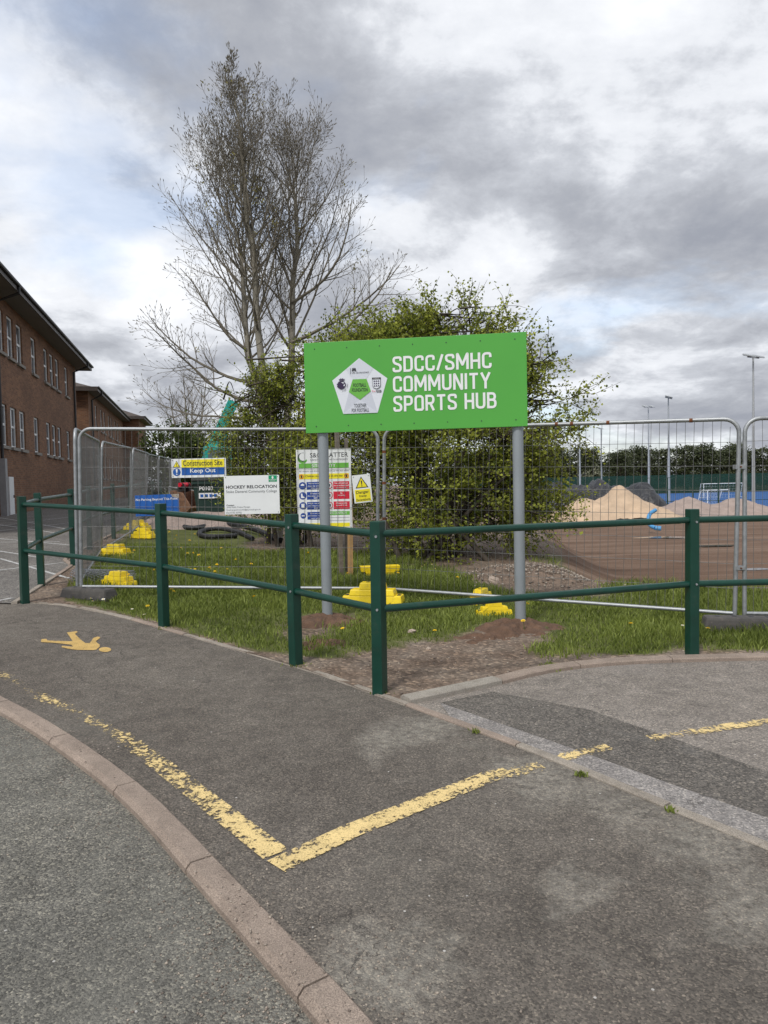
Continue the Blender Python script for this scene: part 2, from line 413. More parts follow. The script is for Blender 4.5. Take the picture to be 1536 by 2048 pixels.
M['bark'] = simple('ash_bark', (.25, .23, .19), .9, var=.35, scale=5, bmp=.01, bscale=30)
M['twig'] = simple('ash_twig', (.16, .14, .11), .85, var=.25, scale=5)
M['thorn_bark'] = simple('hawthorn_bark', (.06, .048, .036), .9, var=.3, scale=8)
M['leaf'] = leafmat('hawthorn_leaf', (.075, .105, .016), (.50, .54, .085), .44)
M['leaf_ash'] = leafmat('ash_leaf', (.14, .12, .035), (.30, .27, .09), .3)
M['pine'] = leafmat('pine_needles', (.028, .040, .018), (.10, .115, .050), .15)
M['far_green'] = leafmat('far_leaf', (.035, .055, .012), (.12, .16, .035), .25)
M['blossom'] = leafmat('pale_leaf', (.10, .12, .06), (.34, .34, .24), .25)
M['grass'] = leafmat('grass_blade', (.085, .12, .020), (.34, .40, .095), .40)
M['petal_yellow'] = simple('dandelion_petal', (.88, .62, .01), .6, var=.1, scale=40)
M['petal_white'] = simple('daisy_petal', (.8, .8, .78), .6, var=.05)
M['stem'] = simple('flower_stem', (.10, .17, .03), .6, var=.1)

def brick_mat():
    m, nt, b = new_mat('red_brown_brick')
    tc = node(nt, 'ShaderNodeTexCoord'); sep = nt.nodes.new('ShaderNodeSeparateXYZ'); nt.links.new(tc.outputs['UV'], sep.inputs[0])
    br = node(nt, 'ShaderNodeTexBrick', _Scale=1.0, _Mortar_Size=.010, _Mortar_Smooth=.3, _Bias=0.0, _Brick_Width=.225, _Row_Height=.075)
    br.inputs['Color1'].default_value = (.135, .057, .031, 1); br.inputs['Color2'].default_value = (.25, .12, .062, 1); br.inputs['Mortar'].default_value = (.19, .14, .10, 1)
    nt.links.new(tc.outputs['UV'], br.inputs['Vector'])
    n = noise_n(nt, tc.outputs['UV'], .5, 6, .6)
    col = mixc(nt, 1.0, br.outputs['Color'], ramp(nt, n, [(.3, (.78, .76, .74)), (.7, (1.15, 1.12, 1.08))]), 'MULTIPLY')
    nt.links.new(col, b.inputs['Base Color']); b.inputs['Roughness'].default_value = .9
    bump(nt, b, br.outputs['Fac'], -.006)
    return m
M['brick'] = brick_mat()

def ground_mat():
    m, nt, b = new_mat('verge_ground')
    co = node(nt, 'ShaderNodeTexCoord').outputs['Object']
    dirt = node(nt, 'ShaderNodeAttribute', attribute_name='dirt').outputs['Fac']
    site = node(nt, 'ShaderNodeAttribute', attribute_name='site').outputs['Fac']
    n1 = noise_n(nt, co, 2.2, 8, .62); n2 = noise_n(nt, co, 26, 6, .65); n3 = noise_n(nt, co, .35, 6, .6, .5)
    grass = ramp(nt, n1, [(.3, (.075, .09, .026)), (.7, (.14, .155, .05))])
    v = node(nt, 'ShaderNodeTexVoronoi', _Scale=42); nt.links.new(co, v.inputs['Vector'])
    sv = nt.nodes.new('ShaderNodeSeparateColor'); nt.links.new(v.outputs['Color'], sv.inputs[0])
    soil = ramp(nt, n1, [(.3, (.15, .105, .078)), (.5, (.21, .16, .125)), (.72, (.27, .225, .185))])
    soil = mixc(nt, 1.0, soil, ramp(nt, sv.outputs[0], [(0, (.62,)*3), (.8, (1.05,)*3), (1, (1.7, 1.65, 1.55))]), 'MULTIPLY')
    mp = node(nt, 'ShaderNodeMapping'); mp.inputs['Scale'].default_value = (.25, 1.0, 1); nt.links.new(co, mp.inputs[0])
    n4 = noise_n(nt, mp.outputs[0], 1.0, 8, .65, .6)
    mud = ramp(nt, n4, [(.30, (.105, .062, .040)), (.5, (.165, .105, .072)), (.66, (.235, .165, .122)), (.8, (.31, .245, .2))])
    mud = mixc(nt, 1.0, mud, ramp(nt, n2, [(.3, (.75,)*3), (.7, (1.2,)*3)]), 'MULTIPLY')
    f = mathn(nt, 'ADD', dirt, mathn(nt, 'MULTIPLY', mathn(nt, 'SUBTRACT', n1, .5), .9))
    fd = ramp(nt, f, [(.38, (0,)*3), (.58, (1,)*3)])
    c = mixc(nt, fd, grass, soil)
    c = mixc(nt, ramp(nt, mathn(nt, 'ADD', site, mathn(nt, 'MULTIPLY', mathn(nt, 'SUBTRACT', n1, .5), .5)), [(.4, (0,)*3), (.62, (1,)*3)]), c, mud)
    nt.links.new(c, b.inputs['Base Color']); b.inputs['Roughness'].default_value = .95; b.inputs['Specular IOR Level'].default_value = .2
    h = mathn(nt, 'ADD', n2, mathn(nt, 'MULTIPLY', v.outputs['Distance'], -.6)); bump(nt, b, h, .025, .8)
    return m
M['ground'] = ground_mat()

def paint_mat(name, col):
    m, nt, b = new_mat(name)
    co = node(nt, 'ShaderNodeTexCoord').outputs['Object']
    wear = node(nt, 'ShaderNodeAttribute', attribute_name='wear').outputs['Fac']
    n = noise_n(nt, co, 42, 7, .72, .3); n2 = noise_n(nt, co, 9, 5, .6)
    c = ramp(nt, n2, [(.3, sc(col, .82)), (.7, sc(col, 1.08))]); nt.links.new(c, b.inputs['Base Color'])
    b.inputs['Roughness'].default_value = .75
    k = mathn(nt, 'ADD', mathn(nt, 'MULTIPLY', n, .72), mathn(nt, 'MULTIPLY', n2, .28))
    keep = mathn(nt, 'MULTIPLY', mathn(nt, 'SUBTRACT', k, mathn(nt, 'SUBTRACT', wear, .012)), 22.0, True)
    thin = noise_n(nt, co, 160, 3, .7); keep = mathn(nt, 'MULTIPLY', keep, ramp(nt, thin, [(.30, (.45,)*3), (.5, (1,)*3)]))
    tr = nt.nodes.new('ShaderNodeBsdfTransparent'); mx = nt.nodes.new('ShaderNodeMixShader')
    nt.links.new(keep, mx.inputs[0]); nt.links.new(tr.outputs[0], mx.inputs[1]); nt.links.new(b.outputs[0], mx.inputs[2])
    nt.links.new(mx.outputs[0], nt.nodes['Material Output'].inputs[0]); bump(nt, b, n, .003)
    return m
M['line_yellow'] = paint_mat('worn_yellow_paint', (.76, .575, .26))
M['line_symbol'] = paint_mat('ochre_paint', (.60, .40, .135))
M['line_white'] = paint_mat('worn_white_paint', (.55, .55, .54))

def net_mat(name, col, dens):
    m, nt, b = new_mat(name)
    co = node(nt, 'ShaderNodeTexCoord').outputs['Object']
    n = noise_n(nt, co, .6, 4); c = ramp(nt, n, [(.3, sc(col, .8)), (.7, sc(col, 1.15))]); nt.links.new(c, b.inputs['Base Color'])
    b.inputs['Roughness'].default_value = .8
    tr = nt.nodes.new('ShaderNodeBsdfTransparent'); mx = nt.nodes.new('ShaderNodeMixShader'); mx.inputs[0].default_value = dens
    nt.links.new(tr.outputs[0], mx.inputs[1]); nt.links.new(b.outputs[0], mx.inputs[2]); nt.links.new(mx.outputs[0], nt.nodes['Material Output'].inputs[0])
    return m
M['green_net'] = net_mat('green_windbreak_net', (.008, .050, .038), .66)

# ------------------------------------------------------------------ ground sheets
def gp(u, v):
    p = on_ground(u, v); return Vector((p.x, p.y))
EDGE = smooth_line([gp(*q) for q in ((30, 1203), (130, 1211), (250, 1236), (330, 1259), (590, 1333), (748, 1388), (830, 1417), (1060, 1502), (1350, 1622), (1536, 1697), (1790, 1800))], 8)
CORNER_I = 8*6
RK_BACK = smooth_line([gp(*q) for q in ((800, 1396), (975, 1359), (1090, 1333), (1260, 1317), (1536, 1309), (1800, 1303))], 8)
KERB_OUT = smooth_line([gp(*q) for q in ((-420, 1262), (-200, 1322), (0, 1418), (130, 1500), (257, 1603), (408, 1772), (530, 1910), (648, 2045), (760, 2200), (900, 2480))], 8)
KERB_W = .115
def offset_line(P, d):
    out = []
    for i, p in enumerate(P):
        t = (P[min(i+1, len(P)-1)]-P[max(i-1, 0)]).normalized()
        out.append(p+Vector((-t.y, t.x))*d)
    return out
KERB_IN = offset_line(KERB_OUT, KERB_W)
# left run of the railing follows the car park edge
CP_EDGE = [gp(22, 1207), gp(140, 1132), Vector((-5.15, 11.6)), Vector((-6.1, 16.2)), Vector((-7.6, 24)), Vector((-10.6, 42)), Vector((-14, 62))]
VERGE = [tuple(p) for p in EDGE[:CORNER_I]] + [tuple(p) for p in RK_BACK] + [(18, RK_BACK[-1].y), (18, 15), (-5.9, 15)] + [tuple(p) for p in CP_EDGE[2:0:-1]]

def dirt_f(x, y):
    x = np.asarray(x, float); y = np.asarray(y, float)
    d = .10+.10*(1-sst(6.6, 8.0, y))*(1-sst(1.6, 2.6, x))
    line = lambda P, w, a: a*np.exp(-np.square(np.min([np.hypot(x-p.x, y-p.y) for p in P], axis=0)/w))
    d = d + line(EDGE[:CORNER_I+1], .16, .55) + line(RK_BACK, .16, .5) + line(smooth_line(CP_EDGE[:4], 14), .45, .85)
    d = d + .95*np.exp(-((x-.15)/.85)**2-((y-5.25)/.62)**2) + .5*np.exp(-((x-.7)/.6)**2-((y-5.9)/.4)**2)
    for cx, cy, r in ((-.6, 7.2, .55), (-.75, 6.55, .4), (1.25, 6.7, .55), (.9, 6.35, .4), (2.5, 5.95, .3), (3.9, 6.3, .35), (-3.5, 8.5, .55)):
        d = d + .45*np.exp(-((x-cx)**2+(y-cy)**2)/(r*.8)**2)
    d = d + .9*np.exp(-((x-2.0)/.8)**2-((y-9.3)/1.3)**2) + .7*np.exp(-((x-1.6)/1.4)**2-((y-12)/1.8)**2)
    d = d + .9*sst(12.0, 14.5, y)*sst(-3.2, -2.2, x)
    return np.clip(d, 0, 1)
def site_f(x, y): return sst(-.2, .9, poly_sd(SITE, x, y))
def set_attr(o, name, fn):
    me = o.data; n = len(me.vertices); co = np.empty(n*3, np.float32); me.vertices.foreach_get('co', co); co = co.reshape(-1, 3)
    a = me.attributes.new(name, 'FLOAT', 'POINT'); a.data.foreach_set('value', np.asarray(fn(co[:, 0], co[:, 1]), np.float32))

def axis(a, b, step, far, grow=1.18):
    c = list(np.arange(a, b, step)); s = step; lo = [a]; hi = [c[-1]]
    while hi[-1] < far: s *= grow; hi.append(hi[-1]+s)
    s = step
    while lo[-1] > -far: s *= grow; lo.append(lo[-1]-s)
    return np.array(lo[:0:-1]+c+hi[1:])
def build_ground():
    X = axis(-8, 12, .3, 1500); Y = axis(-3, 22, .3, 1500)
    gx, gy = np.meshgrid(X, Y); z = G(gx, gy)
    near = (1-sst(12.2, 14.2, gy))*(gx < 30)*(gx > -60)
    z = z - .16*near - .012*(1-near)
    cp = sst(0, 1.0, poly_sd([tuple(CP_EDGE[0])]+[tuple(p) for p in CP_EDGE[1:]]+[(-60, 62), (-60, 6)], gx, gy))
    z = z - .06*cp*(1-near)
    z = z + (gy > 13)*(1-cp)*.006*np.sin(gx*3.1)*np.cos(gy*2.7)
    # behind the pitch the land lies level with it
    far = sst(70, 130, gy)*sst(-12, 12, gx); z = z*(1-far) - 2.2*far
    V = np.stack([gx, gy, z], -1).reshape(-1, 3); nx, ny = len(X), len(Y)
    i = np.arange(nx-1)[None, :]+np.arange(ny-1)[:, None]*nx
    F = np.stack([i, i+1, i+1+nx, i+nx], -1).reshape(-1, 4)
    o = link('ground', np_mesh('ground', V, F), M['ground'], None, True); tag(o, kind='structure')
    set_attr(o, 'dirt', dirt_f); set_attr(o, 'site', site_f)
    v = sheet('grass_verge', VERGE, M['ground'], 0.0, step=.19, zf=lambda x, y: .012*mnoise.noise((x*2.2, y*2.2, 0))+.008*mnoise.noise((x*6, y*6, 3)))
    tag(v, kind='structure'); set_attr(v, 'dirt', dirt_f); set_attr(v, 'site', site_f); smooth_angle(v, 80)
build_ground()

kin = [tuple(p) for p in KERB_IN]
path_pts = [tuple(p) for p in EDGE] + [(6, 1.2), (6, -3)] + kin[::-1] + [(-11, 8.6), (-11, 8.9)] + [tuple(gp(22, 1207))]
path = sheet('footpath', path_pts, M['path'], -.008, step=.15); tag(path, kind='structure')
STAINS = [(gp(1150, 1765), .13), (gp(1110, 1740), .07), (gp(1180, 1800), .07), (gp(740, 1900), .16), (gp(850, 1870), .10), (gp(820, 1960), .15), (gp(700, 1960), .12), (gp(1150, 1580), .22), (gp(1260, 1620), .22), (gp(1400, 1680), .22), (gp(1480, 1760), .18), (gp(1060, 1530), .18), (gp(880, 1450), .22), (gp(800, 1470), .3), (gp(1500, 1850), .15)]
def stain_f(x, y):
    d = np.zeros_like(x)
    for p, r in STAINS: d = np.maximum(d, np.exp(-((x-p.x)**2+(y-p.y)**2)/(r*r)))
    return d

road_pts = [tuple(p) for p in KERB_OUT] + [(1.5, -3), (-30, -3), (-30, 7.0)]
road = sheet('road', road_pts, M['road'], -.040, step=.5); tag(road, kind='structure')
rk_front = offset_line(RK_BACK, -.10)
side_pts = [tuple(p) for p in EDGE[CORNER_I:]] + [(12, 1.5), (12, rk_front[-1].y)] + [tuple(p) for p in rk_front[::-1]]
side = sheet('side_road', side_pts, M['side'], -.012, step=.4); tag(side, kind='structure')
cp_pts = [tuple(p) for p in CP_EDGE] + [(-60, 62), (-60, 8.6), (-11, 8.6)]
carpark = sheet('car_park', cp_pts, M['carpark'], .003, step=.8); tag(carpark, kind='structure')
# reinstated bands in the side road
e2 = [tuple(p) for p in offset_line(EDGE, .03)[CORNER_I+3:-3]]
b1 = [gp(*q) for q in ((880, 1403), (1100, 1478), (1330, 1560), (1536, 1632), (1760, 1712))]
b2 = [gp(*q) for q in ((985, 1381), (1179, 1417), (1360, 1479), (1536, 1540), (1800, 1632))]
tag(sheet('pale_road_band', e2+[tuple(p) for p in b1[::-1]], M['strip_pale'], -.008, side, .4))
tag(sheet('dark_road_band', [tuple(p) for p in b1]+[tuple(p) for p in b2[::-1]], M['strip_dark'], -.0075, side, .4))

def stones(name, P, width, length, depth, top, mats, parent, gap=.006, side=1, chamfer=.012, jit=.002, skip=0):
    """cut a polyline into stones of the given length; body lies to the left (side=1) of the line"""
    acc = [0]
    for i in range(1, len(P)): acc.append(acc[-1]+(P[i]-P[i-1]).length)
    def pt(s):
        s = max(0, min(s, acc[-1]-1e-6))
        for i in range(1, len(P)):
            if s <= acc[i]:
                t = (s-acc[i-1])/(acc[i]-acc[i-1]); return P[i-1].lerp(P[i], t), (P[i]-P[i-1]).normalized()
    s = skip
    while s < acc[-1]-.1:
        e = min(s+length, acc[-1]); dz = random.uniform(-jit, jit); rings = []
        for k in range(4):
            q = s+gap/2+(e-s-gap)*k/3
            p, t = pt(q); n = Vector((-t.y, t.x))*side
            a, b_ = p, p+n*width; c = chamfer
            za, zb = g(a.x, a.y)+top+dz, g(b_.x, b_.y)+top+dz
            a1 = p+n*c; b1_ = p+n*(width-c*.5)
            rings.append([(a.x, a.y, za-depth), (a.x, a.y, za-c), (a1.x, a1.y, za), (b1_.x, b1_.y, zb), (b_.x, b_.y, zb-c*.5), (b_.x, b_.y, zb-depth)])
        m = MB(); vs = [p for r in rings for p in r]; fs = []
        for k in range(3):
            for j in range(6):
                fs.append((k*6+j, k*6+(j+1) % 6, (k+1)*6+(j+1) % 6, (k+1)*6+j))
        fs += [(5, 4, 3, 2, 1, 0), tuple(18+j for j in range(6))]
        m.add(vs, fs)
        bm_o = m.build(name, random.choice(mats), parent)
        bm = bmesh.new(); bm.from_mesh(bm_o.data); bmesh.ops.recalc_face_normals(bm, faces=bm.faces[:]); bm.to_mesh(bm_o.data); bm.free()
        s = e
set_attr(path, 'stain', stain_f)
kerb = empty('kerb'); tag(kerb, kind='structure')
stones('kerb_stone', KERB_OUT, KERB_W, .83, .12, .004, [M['kerb'], M['kerb_pink'], M['kerb']], kerb, chamfer=.02, skip=.12, gap=.009)
edging = empty('edging'); tag(edging, kind='structure')
stones('edging_stone', EDGE, .052, .9, .12, .006, [M['edging'], M['kerb']], edging, chamfer=.008, gap=.008, jit=.004)
stones('edging_stone', [Vector(p) for p in CP_EDGE[:4]], .06, .9, .10, .02, [M['edging'], M['kerb']], edging, chamfer=.008, gap=.008, side=-1)
rkerb = empty('dropped_kerb'); tag(rkerb, kind='structure')
stones('kerb_stone', RK_BACK, .12, .78, .12, .024, [M['kerb_grey'], M['kerb']], rkerb, chamfer=.018, side=-1, gap=.008, jit=.006)

# ------------------------------------------------------------------ painted lines
def strip(name, P, w, mat, dz, wear, parent, n=None):
    """painted strip along P; wear(t) gives how much of it has flaked"""
    L_ = offset_line(P, w/2); R2 = offset_line(P, -w/2); V = []; F = []; W = []
    for i in range(len(P)):
        for k in range(3):
            q = L_[i].lerp(R2[i], k/2); V.append((q.x, q.y, g(q.x, q.y)+dz)); W.append(wear(i/(len(P)-1)) + (.0 if k == 1 else .075))
    for i in range(len(P)-1):
        for k in range(2): F.append((i*3+k, i*3+k+1, i*3+k+4, i*3+k+3))
    me = np_mesh(name, V, F); a = me.attributes.new('wear', 'FLOAT', 'POINT'); a.data.foreach_set('value', np.array(W, np.float32))
    return link(name, me, mat, parent)
def dens(pts, n=10):
    out = []
    for a, b_ in zip(pts[:-1], pts[1:]):
        out += [a.lerp(b_, k/n) for k in range(n)]
    return out+[pts[-1]]
LA = smooth_line([gp(*q) for q in ((-260, 1250), (-120, 1296), (0, 1346), (58, 1380), (105, 1401), (207, 1448), (318, 1525), (415, 1600), (552, 1706))], 8)
strip('yellow_line', LA, .115, M['line_yellow'], -.003, lambda t: .525-.02*t+.035*math.sin(23*t) if t < .55 else .525-.26*(t-.55), path)
LB = dens([gp(*q) for q in ((552, 1731), (700, 1660), (860, 1598), (985, 1549), (1084, 1530))], 12)
strip('yellow_line', LB, .112, M['line_yellow'], -.0025, lambda t: .40+.09*t**3, path)
LC = dens([gp(*q) for q in ((1112, 1515), (1165, 1503), (1218, 1491))], 8)
strip('yellow_line', LC, .095, M['line_yellow'], -.003, lambda t: .46, side)
LD = dens([gp(*q) for q in ((1300, 1474), (1380, 1462), (1470, 1448), (1536, 1440), (1680, 1421))], 8)
strip('yellow_line', LD, .09, M['line_yellow'], -.0065, lambda t: .455+.03*math.sin(9*t), side)
def symbol():
    z = lambda a, b_: gp(a/3.072, 1200+b_/3.072)
    body = [(597, 296), (612, 285), (612, 272), (596, 260), (588, 250), (612, 234), (616, 226), (600, 222), (574, 230), (552, 262), (524, 262), (494, 240), (460, 206), (478, 194), (470, 189), (410, 197), (428, 222), (446, 250), (400, 250), (292, 246), (284, 236), (254, 238), (252, 256), (330, 260), (436, 272), (450, 284), (380, 279), (378, 288), (430, 299), (480, 304), (575, 305), (593, 302)]
    head = [(645+38*math.cos(a), 302+15*math.sin(a)) for a in np.linspace(0, 2*math.pi, 18)[:-1]]
    for nm, pl in (('walking_figure_body', body), ('walking_figure_head', head)):
        o = sheet(nm, [tuple(z(*p)) for p in pl], M['line_symbol'], -.003, path, .3)
        a = o.data.attributes.new('wear', 'FLOAT', 'POINT'); a.data.foreach_set('value', np.full(len(o.data.vertices), .38, np.float32))
symbol()
def cp_lines():
    ends = [((0, 1042), (128, 1037)), ((0, 1062), (150, 1045)), ((0, 1085), (120, 1084)), ((0, 1103), (80, 1116)), ((10, 1140), (125, 1126)), ((0, 1202), (25, 1197)),
            ((0, 1036), (150, 1062)), ((0, 1078), (150, 1092)), ((40, 1047), (150, 1033)), ((0, 1050), (120, 1068)), ((60, 1135), (0, 1118))]
    for a, b_ in ends:
        A, B = gp(*a), gp(*b_)
        A = A+(A-B).normalized()*1.5
        strip('white_line', dens([A, B], 10), .06, M['line_white'], .008, lambda t: .40, carpark)
cp_lines()

# ------------------------------------------------------------------ lettering
def text_mesh(body, offset=0.0, spacing=1.0):
    cu = bpy.data.curves.new('t', 'FONT'); cu.body = body; cu.size = 1.0; cu.offset = offset; cu.space_character = spacing
    cu.resolution_u = 3; cu.fill_mode = 'BOTH'
    o = bpy.data.objects.new('t', cu); C.objects.link(o)
    dg = bpy.context.evaluated_depsgraph_get(); dg.update()
    me = bpy.data.meshes.new_from_object(o.evaluated_get(dg)); 
    bpy.data.objects.remove(o); bpy.data.curves.remove(cu)
    return me
def lettering(body, x, z, w, h, y, mat, parent, offset=0.0, spacing=1.0, name='lettering', rot=0.0):
    """text whose ink box has its lower left corner at (x, z); fitted to w (and h if given); faces -Y"""
    me = text_mesh(body, offset, spacing)
    n = len(me.vertices); co = np.empty(n*3, np.float32); me.vertices.foreach_get('co', co); co = co.reshape(-1, 3)
    lo, hi = co.min(0), co.max(0)
    if h is None: h = w*(hi[1]-lo[1])/(hi[0]-lo[0])
    X = (co[:, 0]-lo[0])/(hi[0]-lo[0])*w; Z = (co[:, 1]-lo[1])/(hi[1]-lo[1])*h
    if rot:
        X, Z = X*math.cos(rot)-Z*math.sin(rot), X*math.sin(rot)+Z*math.cos(rot)
    out = np.stack([X+x, np.full(n, y, np.float32), Z+z], -1)
    me.vertices.foreach_set('co', out.astype(np.float32).ravel()); me.update(); me.name = name
    me.materials.clear()
    return link(name, me, mat, parent)
def plate(name, pts, y, mat, parent, thick=.0012):
    """flat shape in the sign's plane, a film proud of the board"""
    m = MB(); m.prism(list(pts), y, y+thick); o = m.build(name, mat, parent)
    bm = bmesh.new(); bm.from_mesh(o.data); bmesh.ops.recalc_face_normals(bm, faces=bm.faces[:]); bm.to_mesh(o.data); bm.free()
    return o
def rect(x0, x1, z0, z1): return [(x0, z0), (x1, z0), (x1, z1), (x0, z1)]
def disc(cx, cz, r, n=24, rz=None): return [(cx+r*math.cos(2*math.pi*k/n), cz+(rz or r)*math.sin(2*math.pi*k/n)) for k in range(n)]
def ring(name, cx, cz, r0, r1, y, mat, parent, n=28):
    V = []; F = []
    for k in range(n):
        a = 2*math.pi*k/n
        V += [(cx+r0*math.cos(a), y, cz+r0*math.sin(a)), (cx+r1*math.cos(a), y, cz+r1*math.sin(a))]
    for k in range(n):
        j = (k+1) % n; F.append((2*k, 2*k+1, 2*j+1, 2*j))
    return MB().add(V, F).build(name, mat, parent)

# squared lettering of the big sign: each letter is a set of strokes on a 4 x 8 grid
GLYPH = {
 'S': (4, [[(4, 6), (4, 8), (0, 8), (0, 4.9), (4, 3.4), (4, 0), (0, 0), (0, 2)]]), 'D': (4.1, [[(0, -.7), (0, 8.7)], [(0, 8), (4.1, 8), (4.1, 0), (0, 0)]]),
 'C': (4, [[(4, 5.7), (4, 8), (0, 8), (0, 0), (4, 0), (4, 2.3)]]), '/': (2.6, [[(-.2, -.7), (2.8, 8.7)]]), 'M': (5.8, [[(0, -.7), (0, 8.3), (.2, 8.3), (2.9, 2), (5.6, 8.3), (5.8, 8.3), (5.8, -.7)]]),
 'H': (4.2, [[(0, -.7), (0, 8.7)], [(4.2, -.7), (4.2, 8.7)], [(0, 4), (4.2, 4)]]), 'O': (4.2, [[(2, 0), (0, 0), (0, 8), (4.2, 8), (4.2, 0), (2, 0)]]), 'U': (4.2, [[(0, 8.7), (0, 0), (4.2, 0), (4.2, 8.7)]]),
 'N': (4.4, [[(0, -.7), (0, 8.3), (.3, 8.3), (4.1, -.3), (4.4, -.3), (4.4, 8.7)]]), 'I': (0, [[(0, -.7), (0, 8.7)]]), 'T': (4.4, [[(-.3, 8), (4.7, 8)], [(2.2, -.7), (2.2, 8)]]), 'Y': (4.6, [[(-.1, 8.7), (2.3, 3.6), (4.7, 8.7)], [(2.3, -.7), (2.3, 3.6)]]),
 'P': (4, [[(0, -.7), (0, 8.7)], [(0, 8), (4, 8), (4, 3.4), (0, 3.4)]]), 'R': (4.1, [[(0, -.7), (0, 8.7)], [(0, 8), (4, 8), (4, 3.6), (0, 3.6)], [(2.2, 3.6), (4.2, -.7)]]), 'B': (4.1, [[(0, -.7), (0, 8.7)], [(0, 8), (3.8, 8), (3.8, 4.3), (0, 4.3)], [(0, 4.3), (4.1, 4.3), (4.1, 0), (0, 0)]]), ' ': (1.2, [])}
def ribbon(mb, pts, w, y, rad):
    P = [Vector(p) for p in pts]; Q = [P[0]]
    for i in range(1, len(P)-1):
        a = (P[i-1]-P[i]); b_ = (P[i+1]-P[i]); r = min(rad, a.length*.48, b_.length*.48)
        p0 = P[i]+a.normalized()*r; p1 = P[i]+b_.normalized()*r
        for k in range(6):
            t = k/5; Q.append(p0*(1-t)**2+P[i]*2*t*(1-t)+p1*t*t)
    Q.append(P[-1]); V = []; F = []
    for i in range(len(Q)):
        t = (Q[min(i+1, len(Q)-1)]-Q[max(i-1, 0)]); t = t.normalized() if t.length > 1e-9 else Vector((1, 0)); n = Vector((-t.y, t.x))*w/2
        V += [(Q[i].x+n.x, y, Q[i].y+n.y), (Q[i].x-n.x, y, Q[i].y-n.y)]
    F = [(2*i, 2*i+2, 2*i+3, 2*i+1) for i in range(len(Q)-1)]
    mb.add(V, F)
def squared(txt, x, z, w, h, y, mat, parent):
    SW = 1.42; total = sum(GLYPH[c][0] for c in txt)+(len(txt)-1)*2.35+SW
    kx = w/total; kz = h/(8+SW); cx = SW/2; mb = MB()
    for c in txt:
        gw, strokes = GLYPH[c]
        for j, s in enumerate(strokes): ribbon(mb, [(p[0]+cx, p[1]+SW/2) for p in s], SW, 0, 1.9 if c not in 'MNY' else .25)
        cx += gw+2.35
    mb.v = [(x+a*kx, y-.0002*(i % 2), z+b_*kz) for i, (a, _, b_) in enumerate(mb.v)]
    return mb.build('lettering', mat, parent)

# ------------------------------------------------------------------ green railing
def railing():
    POSTS = [(50, 1205), (328, 1253), (592, 1329), (760, 1386), (1384, 1311)]
    B = [on_ground(*p) for p in POSTS]
    B.append(Vector((B[-1].x+2.55, B[-1].y+.05, 0)))
    left = [on_ground(83, 1171), on_ground(147, 1131), Vector((-5.30, 13.1, 0)), Vector((-5.72, 15.4, 0)), Vector((-6.15, 17.7, 0)), Vector((-6.6, 20.0, 0)), Vector((-7.05, 22.3, 0)), Vector((-7.5, 24.6, 0))]
    chain = left[::-1]+B
    for p in chain: p.z = g(p.x, p.y)
    root = empty('green_railing', B[3]); tag(root, 'dark green painted steel railing bending round the grass verge', 'railing')
    o0 = B[3]
    H, W = 1.15, .039
    for i, p in enumerate(chain):
        a = chain[max(i-1, 0)]; b_ = chain[min(i+1, len(chain)-1)]
        ang = math.atan2(b_.y-a.y, b_.x-a.x)
        if (p-B[3]).length < .01: ang = math.atan2(B[3].y-B[2].y, B[3].x-B[2].x)+R_(18)
        m = MB(); m.box(-W, W, -W, W, -.3, H)
        post = m.build('post', M['green_paint'], root, bevel=.006); post.location = p-o0; post.rotation_euler = (R_(random.uniform(-.5, .5)), R_(random.uniform(-.6, .6)), ang)
        for zz in (H-.10, H-.10-.485):
            if len(chain)-4 <= i <= len(chain)-2:
                bm = MB().tube([(W*.3, -W-.006, zz), (W*.3, -W+.002, zz)], .009, 8); bo = bm.build('bolt', M['galv'], post)
    for i in range(len(chain)-1):
        for zz, nm in ((H-.085, 'top_rail'), (H-.085-.50, 'lower_rail')):
            a = chain[i]+Vector((0, 0, zz)); b_ = chain[i+1]+Vector((0, 0, zz))
            d = (b_-a).normalized()*.02
            m = MB(); m.tube([a-o0+d, b_-o0-d], .0255, 14); o = m.build(nm, M['green_paint'], root); smooth_angle(o)
railing()

